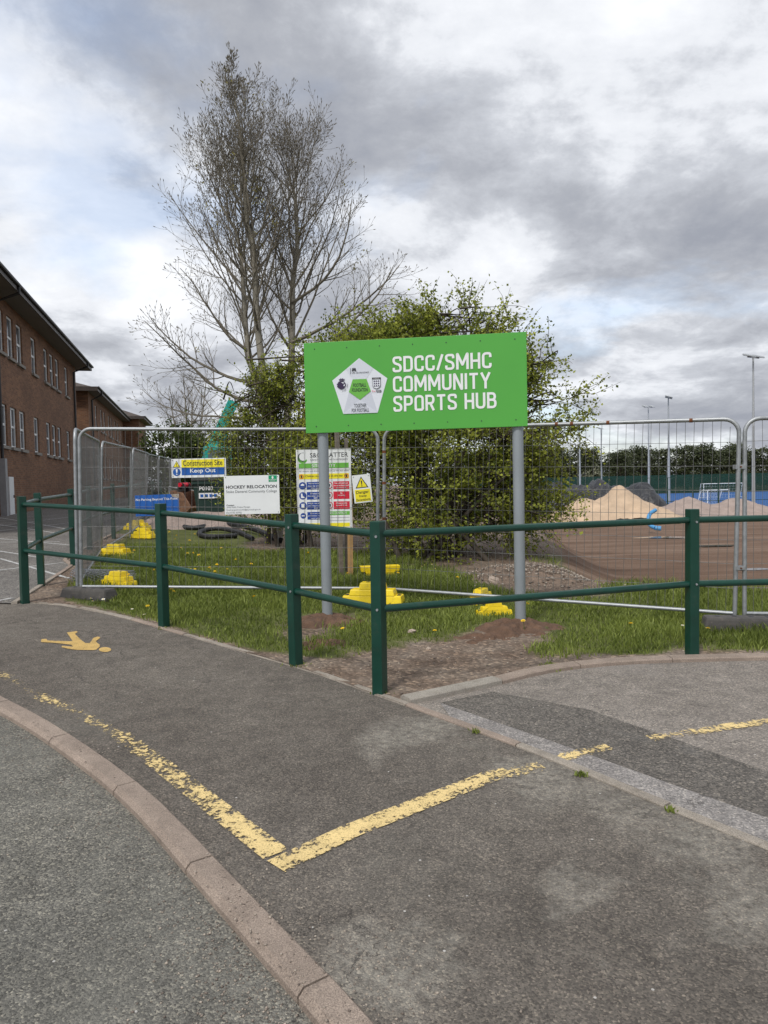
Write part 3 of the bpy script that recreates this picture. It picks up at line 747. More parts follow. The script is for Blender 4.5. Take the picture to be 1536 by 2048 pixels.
# ------------------------------------------------------------------ big green sign
def hub_sign():
    A = on_ground(655, 1241); B = on_ground(1041, 1252)
    # board corners
    ang = math.atan2(B.y-A.y, B.x-A.x); mid = (A+B)/2
    span = (B-A).length
    root = empty('community_sign', (A.x, A.y, g(A.x, A.y)), (0, 0, ang)); tag(root, 'large green community sports hub signboard on two grey steel posts', 'sign')
    zb = g(B.x, B.y)-g(A.x, A.y)
    w, h = SIGN_W, SIGN_H; x0 = SIGN_X0; z0 = SIGN_Z0
    for (x, zz, lean) in ((0, 0, -.5), (span, zb, -.4)):
        m = MB(); m.tube([(x, 0, zz-.3), (x, 0, z0+.75*h)], .051, 22); o = m.build('post', M['post_grey'], root); smooth_angle(o)
    m = MB(); m.box(x0, x0+w, -.074, -.055, z0, z0+h); board = m.build('board', M['sign_green'], root, bevel=.002)
    for z in (z0+.12, z0+h-.12):
        m = MB(); m.box(x0+.05, x0+w-.05, -.0545, -.052, z-.02, z+.02); m.build('sign_channel', M['galv'], root)
    Y = -.0765
    for k in range(7):
        for z in (z0+.062, z0+h-.062):
            m = MB(); m.tube([(x0+.105+k*(w-.21)/6, -.0745, z), (x0+.105+k*(w-.21)/6, -.077, z)], .006, 8); m.build('screw', M['ink'], board)
    fx = lambda s: x0+s*w; fz = lambda t: z0+(1-t)*h
    for tx, ww, t1 in (('SDCC/SMHC', .440, .368), ('COMMUNITY', .435, .583), ('SPORTS HUB', .459, .797)):
        squared(tx, fx(.408), fz(t1), ww*w, .172*h, Y-.001, M['white'], board)
    # pentagon badge
    cx = fx(.2565); top = fz(.195); bot = fz(.80); hw = .1265*w; ph = top-bot
    P = [(cx, top), (cx+hw, top-.385*ph), (cx+hw*.625, bot), (cx-hw*.625, bot), (cx-hw, top-.385*ph)]
    plate('badge', P, Y, M['facet1'], board)
    cz = top-.55*ph; k = .385
    Q = [(cx-hw*.25, cz+.17*ph), (cx+hw*.25, cz+.17*ph), (cx+hw*.40, cz-.055*ph), (cx, cz-.205*ph), (cx-hw*.40, cz-.055*ph)]
    mid2 = lambda a, b_, t=.5: (a[0]+(b_[0]-a[0])*t, a[1]+(b_[1]-a[1])*t)
    y1 = Y-.0018
    plate('badge_facet', [mid2(P[0], P[4], .50), Q[0], Q[1], mid2(P[0], P[1], .50), mid2(P[0], P[1], .02)], y1, M['facet3'], board)
    plate('badge_facet', [Q[4], P[3], P[2], Q[2], Q[3]], y1, M['facet2'], board)
    plate('badge_facet', [Q[3], P[3], P[2]], y1-.0016, M['facet3'], board)
    plate('badge_centre', Q, y1-.0034, M['lime'], board)
    yl = y1-.0052
    lettering('FOOTBALL', cx-hw*.235, cz+.028*ph, hw*.47, .066*ph, yl, M['ink'], board, .012)
    lettering('FOUNDATION', cx-hw*.285, cz-.058*ph, hw*.57, .066*ph, yl, M['ink'], board, .012)
    lettering('TOGETHER', cx-hw*.22, cz-.34*ph, hw*.45, .066*ph, yl, M['ink_grey'], board, .01)
    lettering('FOR FOOTBALL', cx-hw*.31, cz-.425*ph, hw*.63, .066*ph, yl, M['ink_grey'], board, .01)
    lettering('UK Government', cx-hw*.27, cz+.275*ph, hw*.62, .035*ph, yl, M['ink'], board)
    plate('crest_bar', rect(cx-hw*.33, cx-hw*.315, cz+.265*ph, cz+.375*ph), yl, M['ink_grey'], board)
    for q in range(3):
        plate('royal_crest', disc(cx-hw*.245+q*hw*.05, cz+.335*ph+(.012*ph if q == 1 else 0), hw*.026, 8, hw*.042), yl, M['ink'], board)
    plate('royal_crest', [(cx-hw*.265, cz+.358*ph), (cx-hw*.125, cz+.358*ph), (cx-hw*.14, cz+.378*ph), (cx-hw*.17, cz+.364*ph), (cx-hw*.195, cz+.384*ph), (cx-hw*.22, cz+.364*ph), (cx-hw*.25, cz+.378*ph)], yl, M['ink'], board)
    # lion head roundel
    lx, lz, s = cx-hw*.665, cz+.085*ph, hw*.17
    lion = [(-.2, .75), (.35, .72), (.75, .45), (.95, .1), (.9, -.35), (.6, -.75), (.2, -.95), (-.3, -1.0), (-.45, -.65), (-.6, -.9), (-.75, -.45), (-1.0, -.45), (-.85, -.1), (-1.05, .1), (-.75, .3), (-.7, .55)]
    plate('lion_emblem', [(lx+a*s, lz+b_*s) for a, b_ in lion], yl, M['purple'], board)
    plate('lion_emblem', [(lx+a*s, lz+b_*s) for a, b_ in ((.05, .5), (.5, .42), (.62, .2), (.3, .25), (.1, .3))], yl-.0016, M['facet1'], board)
    plate('lion_emblem', [(lx+a*s, lz+b_*s) for a, b_ in ((.45, -.1), (.8, .08), (.72, -.3), (.5, -.4))], yl-.0016, M['facet1'], board)
    crown = [(-.45, .85), (.6, .82), (.75, 1.2), (.45, 1.05), (.35, 1.38), (.1, 1.1), (-.1, 1.4), (-.25, 1.08), (-.5, 1.2)]
    plate('lion_emblem', [(lx+a*s, lz+b_*s) for a, b_ in crown], yl, M['purple'], board)
    arc = 'Premier League'
    for i, ch in enumerate(arc):
        if ch == ' ': continue
        a = R_(-82+i*6.6); rr = s*1.42
        lettering(ch, lx+rr*math.cos(a)-s*.05, lz+rr*math.sin(a)-s*.08, s*.13, s*.2, yl, M['purple'], board, rot=a+math.pi/2)
    # three lions shield
    sx, sz, q = cx+hw*.61, cz+.075*ph, hw*.15
    shp = [(-1, 1.0), (1, 1.0), (1, -.5), (.75, -.95), (0, -1.25), (-.75, -.95), (-1, -.5)]
    plate('shield_emblem', [(sx+a*q, sz+b_*q) for a, b_ in shp], yl, M['ink_grey'], board)
    plate('shield_emblem', [(sx+a*q*.9, sz+b_*q*.93) for a, b_ in shp], yl-.0016, M['facet1'], board)
    plate('shield_emblem', rect(sx-q*1.05, sx+q*1.05, sz+q*1.05, sz+q*1.45), yl, M['ink'], board)
    for r_ in range(3):
        for c in range(3):
            plate('shield_lion', [(sx+(c-1)*.5*q+a*q*.23, sz+(.58-r_*.55)*q+b_*q*.23) for a, b_ in ((-1, -.3), (-.4, -1), (.2, -.4), (.9, -.9), (.8, .2), (.3, .3), (.1, 1), (-.6, .7), (-.3, .1))], yl-.0032, M['purple'], board)
    lettering('THE FA', sx-q*.7, sz+q*1.13, q*1.4, q*.22, yl-.0018, M['white'], board)
    lettering('For', sx-q*1.1, sz-q*1.95, q*.9, q*.4, yl, M['red_ink'], board)
    plate('slogan_box', rect(sx-q*.1, sx+q*1.1, sz-q*1.98, sz-q*1.5), yl, M['ink_grey'], board)
    lettering('ALL', sx+q*.1, sz-q*1.88, q*.8, q*.28, yl-.0016, M['white'], board)
    return root
SIGN_W, SIGN_H, SIGN_X0, SIGN_Z0 = 2.10, .862, -.15, 1.83
hub_sign()

# ------------------------------------------------------------------ site fence panels
PW = 3.45
WIREV = [None]*6
def wire_mesh(kind, length, bend):
    m = MB(); n = 6
    pts = []
    for k in range(n):
        t = k/(n-1); off = bend*math.sin(t*math.pi*2.2+bend*90)*(.3+t)
        pts.append((off, 0, t*length) if kind == 'v' else (t*length, 0, off))
    m.tube(pts, .0021, 4, False); me = bpy.data.meshes.new('wire_'+kind); me.from_pydata(m.v, [], m.f); me.materials.append(M['wire']); return me
WV = [wire_mesh('v', 1.80, b_) for b_ in (0, .001, -.0015, .003, -.003, .008, -.010)]
def fence_panel(a, b_, label, tilt=0.0, detail=True, H=1.87, group=None, rusty=False):
    """welded mesh panel standing between ground points a and b"""
    a = Vector(a); b_ = Vector(b_); L_ = (b_-a).length; ang = math.atan2(b_.y-a.y, b_.x-a.x)
    root = empty('site_fence_panel', a, (tilt, -math.asin((b_.z-a.z)/L_), ang)); tag(root, label, 'fence panel', group)
    r = .020; rc = .13
    path_ = [(0, 0, -.05), (0, 0, H-rc)] + [(rc-rc*math.cos(t), 0, H-rc+rc*math.sin(t)) for t in np.linspace(.25, math.pi/2, 6)]
    half = path_ + [(L_/2, 0, H)]
    other = [(L_-x, y, z) for x, y, z in half]
    for nm, pts in (('pole', half[:-1]+[(rc+.02, 0, H)]), ('pole', other[:-1]+[(L_-rc-.02, 0, H)])):
        o = MB().tube(pts, r, 12).build(nm, M['galv'], root); smooth_angle(o)
    o = MB().tube([(rc+.015, 0, H), (L_/2, 0, H-.004), (L_-rc-.015, 0, H)], r*.98, 12).build('top_rail', M['galv'], root); smooth_angle(o)
    o = MB().tube([(.015, 0, .075), (L_-.015, 0, .075)], r*.9, 10).build('bottom_rail', M['galv'], root); smooth_angle(o)
    n = int(L_/.0745); z0 = .08
    if detail:
        for k in range(1, n):
            x = L_*k/n; me = random.choice(WV[:5] if random.random() < .85 else WV)
            w = bpy.data.objects.new('vertical_wire', me); C.objects.link(w); w.parent = root; w.location = (x, -.006, z0)
            if min(x, L_-x) < rc: w.scale = (1, 1, (H-rc*.55-z0)/1.8)
            else: w.scale = (1, 1, (H-.0-z0)/1.8)
        for k in range(7):
            w = link('horizontal_wire', wire_mesh('h', L_, random.choice((.001, .003, -.003))), None, root); w.location = (0, .0, .31+k*.225+random.uniform(-.004, .004))
    else:
        m = MB()
        for k in range(1, n): m.tube([(L_*k/n, -.006, z0), (L_*k/n, -.006, H-.02)], .0028, 3, False)
        for k in range(7): m.tube([(0, 0, .31+k*.225), (L_, 0, .31+k*.225)], .0028, 3, False)
        o = m.build('wire_mesh', M['wire'], root); o['kind'] = 'stuff'
    if rusty:
        for x in (.55, .9, 1.5, 1.9, 2.05, 2.4, 3.15):
            MB().tube([(x, 0, H-.002), (x+.03, 0, H-.002)], r*1.06, 10).build('rust_patch', M['rust'], root)
        for z in (.5, .85, 1.25, 1.6):
            MB().tube([(0, 0, z), (0, 0, z+.03)], r*1.06, 10).build('rust_patch', M['rust'], root)
    return root
def gz(x, y, dz=.03): return (x, y, g(x, y)+dz)
def pole_pt(u, v, dz=.03):
    p = on_ground(u, v, dz); return p
F0 = pole_pt(163, 1186); F1 = pole_pt(755, 1190); F1b = pole_pt(768, 1190); F2 = pole_pt(1469, 1243); F2b = pole_pt(1489, 1243)
panel1 = fence_panel(F0, F1, 'wire mesh site fence panel carrying the construction and safety notices')
panel2 = fence_panel(F1b, F2, 'wire mesh site fence panel with rust spots behind the green signboard', rusty=True)
F3 = Vector((F2b.x+3.4, F2b.y-.55, 0)); F3.z = g(F3.x, F3.y)+.03
panel3 = fence_panel(F2b, F3, 'wire mesh site fence panel clamped beside the rust spotted one')
LEFTP = [Vector(gz(F0.x-.06, F0.y+.03)), pole_pt(202, 1109), pole_pt(261, 1071), pole_pt(292, 1046), Vector(gz(-7.0, 22.6)), Vector(gz(-7.6, 26.0)), Vector(gz(-8.2, 29.5))]
LLAB = ['tilted wire mesh fence panel joining the notice panel at its corner', 'wire mesh fence panel second along the car park from the corner', 'wire mesh fence panel third along the car park from the corner', 'wire mesh fence panel fourth along the car park from the corner', 'wire mesh fence panel fifth along the car park from the corner', 'wire mesh fence panel at the far end of the car park run']
for i in range(6):
    a, b_ = LEFTP[i], LEFTP[i+1]; d = (b_-a).normalized()*.05
    fence_panel(a+d*.6, b_-d, LLAB[i], tilt=R_((1.2, 2.5, 3.5, 1.5, 2.5, 0)[i]), detail=i < 2)
# clamps
def clamp(p, label):
    root = empty('fence_clamp', p); tag(root, label, 'clamp')
    m = MB(); m.box(-.045, .045, -.028, -.022, -.02, .02); m.build('clamp_plate', M['galv'], root, bevel=.002)
    m = MB(); m.box(-.045, .045, .022, .028, -.02, .02); m.build('clamp_plate', M['galv'], root, bevel=.002)
    m = MB(); m.tube([(0, -.045, 0), (0, .04, 0)], .007, 8); m.build('bolt', M['rust'], root)
mid23 = (F2+F2b)/2
clamp(mid23+Vector((0, 0, 1.43)), 'rusty upper steel clamp joining two fence poles')
clamp(mid23+Vector((0, 0, .50)), 'lower steel clamp joining two fence poles beside railing')

# ------------------------------------------------------------------ notices
def notice(panel, u, v, w, h, name, label, front, rotz=0.0):
    """board hung on the mesh of a panel; (u, v) is the direction of its lower left corner"""
    # intersect the view direction with the panel's plane to find where it hangs
    o = panel.location; a = panel.rotation_euler.z; n = Vector((math.sin(a), -math.cos(a), 0))
    d = ray(u, v); c = Vector((0, 0, CAMZ)); t = (o-c).dot(n)/d.dot(n); p = c+d*t
    p = p + n*(.016 if front else -.012)
    root = empty(name, p, (0, rotz, a)); tag(root, label, 'sign')
    m = MB(); m.box(0, w, 0, .004, 0, h); m.build('board', M['sign_white'], root)
    for x, z in ((.018, .018), (w-.018, .018), (.018, h-.018), (w-.018, h-.018)):
        m = MB(); m.tube([(x, -.004, z), (x, .0, z)], .004, 6); m.build('cable_tie', M['ink'], root)
    return root
def warn_tri(cx, z0, s, y, root, excl=True):
    plate('warning_triangle', [(cx-s/2, z0), (cx+s/2, z0), (cx, z0+s*.88)], y, M['ink'], root)
    plate('warning_triangle', [(cx-s*.39, z0+s*.06), (cx+s*.39, z0+s*.06), (cx, z0+s*.76)], y-.0014, M['yellow'], root)
    if excl:
        plate('exclamation_mark', [(cx-s*.028, z0+s*.24), (cx+s*.028, z0+s*.24), (cx+s*.05, z0+s*.56), (cx-s*.05, z0+s*.56)], y-.0028, M['ink'], root)
        plate('exclamation_mark', disc(cx, z0+s*.155, s*.045, 10), y-.0028, M['ink'], root)
Y0 = -.0016; Y1 = -.0032; Y2 = -.0048
def keep_out():
    w, h = .625, .215; r = notice(panel1, 342.5, 956, w, h, 'construction_site_sign', 'yellow and blue construction site keep out sign on mesh fence', False)
    plate('yellow_field', rect(.118, w-.02, h*.52, h-.012), Y0, M['yellow'], r); plate('blue_field', rect(.118, w-.02, .028, h*.515), Y0, M['blue'], r)
    lettering('Construction Site', .135, h*.62, w-.175, .062, Y1, M['ink'], r, .008); lettering('Keep Out', .215, h*.19, .29, .062, Y1, M['white'], r, .02)
    warn_tri(.062, h*.56, .082, Y0, r); plate('mandatory_disc', disc(.062, h*.30, .044), Y0, M['blue'], r)
    plate('exclamation_mark', [(.056, h*.27), (.068, h*.27), (.073, h*.46), (.051, h*.46)], Y1, M['white'], r); plate('exclamation_mark', disc(.062, h*.19, .007, 10), Y1, M['white'], r)
keep_out()
def hockey():
    w, h = .625, .435; r = notice(panel1, 450.5, 1029, w, h, 'hockey_relocation_sign', 'white hockey relocation notice board with small green square', True)
    lettering('HOCKEY RELOCATION', .022, h-.145, .575, .036, Y0, M['ink'], r, .022); lettering('Stoke Damerel Community College', .022, h-.203, .575, .040, Y0, M['ink_grey'], r)
    plate('council_badge', rect(w-.118, w-.025, h-.076, h-.004), Y0, M['teal_ink'], r); plate('council_badge', disc(w-.072, h-.028, .011, 10, .016), Y1, M['white'], r)
    lettering('PLYMOUTH', w-.11, h-.058, .077, .012, Y1, M['white'], r, .01); plate('badge_bar', rect(w-.10, w-.043, h-.069, h-.066), Y1, M['white'], r)
    lettering('Contact', .022, .095, .088, .018, Y0, M['ink'], r, .02); lettering('Jackie Keith, Project Manager', .022, .068, .27, .022, Y0, M['ink_grey'], r)
    lettering('Email jacqueline.keith@plymouth.gov.uk', .022, .038, .385, .022, Y0, M['ink_grey'], r); lettering('Tel: 01752 307762', .022, .010, .17, .019, Y0, M['ink_grey'], r)
hockey()
def danger():
    w, h = .205, .315; r = notice(panel1, 709.5, 1007, w, h, 'deep_excavations_sign', 'small tilted yellow danger deep excavations sign beside fence pole', True, R_(-5))
    warn_tri(w/2, h*.53, .145, Y0, r); plate('yellow_field', rect(.016, w-.016, .014, h*.475), Y0, M['yellow'], r)
    lettering('Danger', .03, h*.30, w-.06, .042, Y1, M['ink'], r, .01); lettering('Deep', w*.3, h*.19, w*.4, .028, Y1, M['ink'], r, .008); lettering('Excavations', .026, h*.07, w-.05, .026, Y1, M['ink'], r, .008)
danger()
def safety():
    w, h = .62, .90; r = notice(panel1, 595.5, 1059, w, h, 'site_safety_board', 'tall white contractor site safety board with blue and red blocks', False)
    s = h/1.0
    def arc_(cx, cz, r0, r1, a0, a1, mat, off):
        pts = [(cx+r1*math.cos(a), cz+r1*math.sin(a)) for a in np.linspace(R_(a0), R_(a1), 14)]+[(cx+off[0]+r0*math.cos(a), cz+off[1]+r0*math.sin(a)) for a in np.linspace(R_(a1), R_(a0), 14)]
        plate('company_emblem', pts, Y0, mat, r)
    arc_(.068, h-.088, .045, .052, 70, 290, M['ink_grey'], (.012, .008)); arc_(.073, h-.098, .045, .058, 170, 330, M['lime'], (.006, .014))
    lettering('S&C SLATTER', .158, h-.092, .43, .052, Y0, M['ink'], r); lettering('CONSTRUCTING WITH INTEGRITY', .158, h-.128, .43, .018, Y0, M['ink_grey'], r)
    plate('green_band', rect(.028, w-.028, h-.213, h-.157), Y0, M['lime'], r); lettering('SITE SAFETY', .175, h-.203, .27, .036, Y1, M['white'], r, .012)
    lettering('All visitors and drivers must report to the site office', .03, h-.258, w-.06, .022, Y0, M['ink_grey'], r)
    plate('yellow_band', rect(.028, w-.028, h-.335, h-.275), Y0, M['yellow'], r); lettering('Children must not play on this site', .10, h-.318, w-.20, .028, Y1, M['ink'], r, .004)
    for cx in (.056, w-.056): ring('prohibition_ring', cx, h-.305, .018, .025, Y1, M['red_ink'], r); plate('child_symbol', disc(cx, h-.305, .011, 8, .015), Y1, M['ink'], r)
    left = ['Safety helmets\nmust be worn in\nthis area', 'Protective\nfootwear must be\nworn', 'High visibility\nclothing must be\nworn', 'Eye and ear\nprotection must be\nworn where']
    right = ['No admittance\nto unauthorised\npersonnel', 'No\nSmoking', 'Observe the\nspeed limit']
    def block(x, z, bw, bh, mat, txt):
        plate('text_block', rect(x, x+bw, z, z+bh), Y0, mat, r); ls = txt.split('\n')
        for i, t in enumerate(ls):
            tw = min(bw*.9, len(t)*.0115); lettering(t, x+(bw-tw)/2, z+bh-.028-i*.026, tw, .018, Y1, M['white'], r, .01)
    for i, t in enumerate(left):
        z = h-.452-i*.113; k = .042 if i < 3 else .032
        plate('mandatory_disc', disc(.066, z+.044, k), Y0, M['navy'], r); block(.112, z, .20, .086, M['navy'], t)
        sy = [[(-.5, 0), (.5, 0), (.45, .35), (0, .6), (-.45, .35)], [(-.5, .6), (-.1, .6), (0, -.1), (.6, -.4), (.6, -.6), (-.5, -.6)], [(-.45, .55), (-.15, .6), (0, .3), (.15, .6), (.45, .55), (.45, -.6), (-.45, -.6)], [(-.6, .2), (.6, .2), (.55, -.2), (.1, -.2), (0, 0), (-.1, -.2), (-.55, -.2)]][i]
        plate('pictogram', [(.066+a*k, z+.044+b_*k) for a, b_ in sy], Y1, M['white'], r)
    for i, t in enumerate(right):
        z = h-.452-i*.113; ring('prohibition_ring', .365, z+.044, .033, .041, Y0, M['red_ink'], r); block(.412, z, .182, .086, M['red_ink'], t)
        plate('pictogram', rect(.352, .378, z+.028, z+.06), Y0, M['ink'], r)
    plate('green_band', rect(.33, w-.028, .155, .197), Y0, M['lime'], r); lettering('SITE CONTACT', .36, .166, .20, .022, Y1, M['white'], r, .01)
    for z in (.125, .092): plate('contact_line', rect(.34, w-.03, z, z+.003), Y0, M['ink_grey'], r)
    plate('yellow_band', rect(.09, w-.03, .022, .066), Y0, M['yellow'], r); warn_tri(.05, .02, .05, Y0, r, False)
safety()
def no_parking():
    w, h = .50, .238; r = notice(panel1, 271, 1033, w, h, 'no_parking_sign', 'blue no parking beyond this point board with curled torn corner', False, R_(-1))
    plate('blue_face', [(0, 0), (w, .0), (w, h*.80), (w*.86, h*.86), (w*.83, h), (0, h)], Y0, M['blue'], r)
    lettering('No Parking Beyond This Point', .01, h*.70, w-.02, .034, Y1, M['white'], r, .008)
    plate('curled_corner', [(w*.83, h), (w*.86, h*.86), (w, h*.8), (w*.985, h*1.0)], Y1, M['paper'], r)
no_parking()

# ------------------------------------------------------------------ yellow feet, rubber feet, stakes, pipes
def yellow_block(loc, rz, label, sc_=1.0, tip=(0, 0), group=None):
    root = empty('fence_block', loc, (tip[0], tip[1], rz)); tag(root, label, 'fence foot', group)
    m = MB()
    for (x0, x1, wy, z0, z1) in ((-.36, .36, .115, 0, .075), (-.27, .27, .105, .0745, .13), (-.155, .155, .09, .1295, .19)):
        t = .015
        m.hexa([(x0, -wy, z0), (x1, -wy, z0), (x1, wy, z0), (x0, wy, z0)], [(x0+t, -wy+t, z1), (x1-t, -wy+t, z1), (x1-t, wy-t, z1), (x0+t, wy-t, z1)])
    m.build('body', M['plastic_yellow'], root, bevel=.008)
    for x in (-.06, .06):
        m = MB(); m.tube([(x, 0, .186), (x, 0, .1925)], .024, 12); m.build('pole_socket', M['ink'], root)
    for x in (-.31, .31):
        m = MB(); m.box(x-.022, x+.022, -.05, .05, .07, .0765); m.build('hand_hold', M['ink'], root)
    root.scale = (sc_, sc_, sc_*1.3)
    return root
def gv(u, v, dz=0.0): p = on_ground(u, v); p.z += dz; return p
yellow_block(gv(747, 1206), R_(-12), 'yellow plastic fence foot behind the railing corner post', .93)
yellow_block(gv(760, 1156, .12), R_(8), 'yellow plastic fence foot upturned in grass behind the mesh', .75, (R_(180), 0)).location.z += .05
yellow_block(gv(962, 1205), R_(60), 'yellow plastic fence foot beside grey sign post with rusty socket', .62)
yellow_block(gv(988, 1229), R_(10), 'low yellow plastic fence foot beside the soil mound', .5)
yellow_block(gv(238, 1172), R_(-35), 'yellow plastic fence foot behind the rolled grey netting', .75)
yellow_block(gv(232, 1115), R_(-25), 'yellow plastic fence foot second along car park fence', .9)
yellow_block(gv(288, 1076), R_(-30), 'yellow plastic fence foot third along car park fence', .85)
yellow_block(gv(275, 1059), R_(-20), 'yellow plastic fence foot fourth along car park fence', .95)
def rubber_foot(loc, rz, label):
    root = empty('rubber_foot', loc, (0, 0, rz)); tag(root, label, 'fence foot')
    m = MB(); m.hexa([(-.35, -.115, -.02), (.35, -.115, -.02), (.35, .115, -.02), (-.35, .115, -.02)], [(-.32, -.085, .115), (.32, -.085, .115), (.32, .085, .115), (-.32, .085, .115)])
    m.build('body', M['rubber'], root, bevel=.025)
    for x in (-.21, -.07, .07, .21):
        m = MB(); m.tube([(x, 0, .112), (x, 0, .1185)], .022, 12); m.build('pole_socket', M['ink'], root)
rubber_foot(gv(1485, 1258), R_(-12), 'dark rubber fence foot in grass under clamped poles')
rubber_foot(gv(178, 1196), R_(-25), 'dark rubber fence foot under the corner fence pole')
def stake(u, v, h, w, mat, label, lean):
    p = gv(u, v); root = empty('timber_stake', p, (0, R_(lean), R_(20))); tag(root, label, 'stake')
    m = MB(); m.hexa([(-w, -w, -.2), (w, -w, -.2), (w, w, -.2), (-w, w, -.2)], [(-w*.9, -w, h), (w, -w*.9, h), (w, w, h+.01), (-w, w, h+.004)]); m.build('shaft', mat, root, bevel=.004)
    m = MB(); m.box(-w-.006, w+.006, -w-.006, w+.006, h*.78, h*.78+.035); m.build('tie_band', M['rubber'], root)
stake(701, 1157, 1.25, .030, M['wood_new'], 'fresh timber stake standing behind the site safety board', 1)
stake(683, 1155, 2.05, .028, M['wood_old'], 'tall weathered grey timber stake behind the safety board', -.5)
stake(694, 1153, 1.9, .022, M['wood_old'], 'thin weathered timber stake between two thicker stakes', 1)
def netting_roll():
    p = gv(205, 1166); root = empty('netting_roll', p, (0, 0, R_(-10))); tag(root, 'crumpled roll of grey netting lying at fence corner', 'netting')
    m = MB(); n = 18
    for j in range(15):
        pts = []
        for k in range(n+1):
            t = k/n; th = 2*math.pi*j/15
            r = .11+.025*math.sin(5*t+j)-.05*t; pts.append((-.38+.8*t, r*math.cos(th+3*t)*.9, .10+r*math.sin(th+3*t)*.75-.03*t))
        m.tube(pts, .0035, 3, False)
        pts = [(x, y*1.02, z) for x, y, z in pts]
        m.tube([(x, .10*math.cos(2*math.pi*j/15-4*i/n+1), .10+.08*math.sin(2*math.pi*j/15-4*i/n+1)-.02*i/n) for i, (x, y, z) in enumerate(pts)], .0035, 3, False)
    m.build('mesh_roll', M['netting'], root)
    m = MB()
    for k in range(26):
        x = -.38+.8*k/25; m.tube([(x, .11*math.cos(a)*(1-.4*k/25), .10+.085*math.sin(a)*(1-.3*k/25)) for a in np.linspace(0, 2*math.pi, 11)], .0035, 3, False)
    m.build('mesh_strand', M['netting'], root)
netting_roll()
def corrugated(pts, r, label):
    P = smooth_line(pts, 14); root = empty('drainage_pipe', P[0]); tag(root, label, 'pipe')
    Q = []; R3 = []; acc = 0
    S = []
    for a, b_ in zip(P[:-1], P[1:]):
        n = max(1, int((b_-a).length/.018)); S += [a.lerp(b_, k/n) for k in range(n)]
    for i, p in enumerate(S): Q.append(p-P[0]); R3.append(r*(1.0 if i % 2 else .86))
    o = MB().tube(Q, R3, 10).build('pipe_wall', M['black_pipe'], root)
    e = MB().tube([Q[-1], Q[-1]+(Q[-1]-Q[-2]).normalized()*.05], r*1.08, 12).build('pipe_end', M['black_pipe'], root)
pz = lambda u, v, h=.05: gv(u, v, h)
corrugated([pz(350, 1052), pz(385, 1060), pz(440, 1056, .10), pz(500, 1066, .12), pz(560, 1086)], .062, 'thick black corrugated drainage pipe snaking along the gravel')
corrugated([pz(505, 1082), pz(480, 1070), pz(440, 1064, .08), pz(405, 1066), pz(400, 1074), pz(425, 1078), pz(470, 1076)], .055, 'black corrugated drainage pipe looped over in the grass')

# ------------------------------------------------------------------ heaps, pitch and far side
def heap(name, label, cat, mat, cx, cy, hx, hy, fn, n=56, rot=0.0, smooth=True):
    root = tag(empty(name, (cx, cy, g(cx, cy))), label, cat)
    X = np.linspace(-hx, hx, n); Y = np.linspace(-hy, hy, max(16, int(n*hy/hx))); gx, gy = np.meshgrid(X, Y)
    h = np.array([[fn(a, b_) for a in X] for b_ in Y])
    z = G(gx+cx, gy+cy)-g(cx, cy)+h
    nx, ny = len(X), len(Y); i = np.arange(nx-1)[None, :]+np.arange(ny-1)[:, None]*nx
    F = np.stack([i, i+1, i+1+nx, i+nx], -1).reshape(-1, 4)
    o = link('mound', np_mesh('mound', np.stack([gx, gy, z], -1).reshape(-1, 3), F), mat, root, smooth)
    return root
def cone(x, y, cx, cy, r, h, k=1.25): 
    d = math.hypot(x-cx, (y-cy))/r; return h*max(0, 1-d)**k*1.0
nzf = lambda x, y, s=1.0, z=0.0: mnoise.fractal((x*s, y*s, z), 1.0, 2.0, 4)
heap('sand_heap', 'pale orange sand heap with a sharp peak on bare earth', 'sand heap', M['sand'], 14.3, 46, 5.6, 3.4,
     lambda x, y: max(cone(x, y, .55, 0, 4.4, 2.45, 1.12), cone(x, y, -1.6, -.3, 3.4, 1.75, .7), cone(x, y, 2.0, -.4, 2.6, 1.25, .8))+.22*nzf(x, y, .8)+.05*nzf(x, y, 3.5)-.08)
heap('aggregate_heap', 'low pinkish grey aggregate heap beside the blue pitch', 'gravel heap', M['aggregate'], 22.2, 50, 5.6, 3.2,
     lambda x, y: max(cone(x, y, -1.4, 0, 3.6, 1.75, .8), cone(x, y, 1.9, 0, 3.4, 1.60, .75))+.22*nzf(x, y, .9, 3)+.05*nzf(x, y, 3.5)-.1)
heap('covered_heap', 'long heap covered with wrinkled black tarpaulin behind the sand', 'tarpaulin', M['tarp'], 16.1, 56, 5.2, 3.2,
     lambda x, y: 3.05*(max(0, 1-abs(x/5.0)**7)*max(0, 1-abs(y/3.1)**2.2))**.5*(.88+.07*math.sin(x*1.7+1)+.05*math.sin(x*4.1))+.42*abs(nzf(x, y, .9, 7))-.12, n=90)
heap('gravel_bank', 'brown stony gravel bank at the foot of the hawthorn', 'gravel bank', M['bank'], 2.05, 10.0, 1.2, 1.1,
     lambda x, y: .17*max(0, 1-(x/1.15)**2-(y/1.05)**2)+.05*nzf(x, y, 3)-.045, n=40)
heap('gravel_heap', 'long low gravel heap behind the black drainage pipes', 'gravel heap', M['aggregate'], -4.2, 19.0, 2.8, 1.2,
     lambda x, y: .42*max(0, 1-(x/2.5)**2-(y/1.25)**2)**.7+.06*nzf(x, y, 2)-.05, n=40)
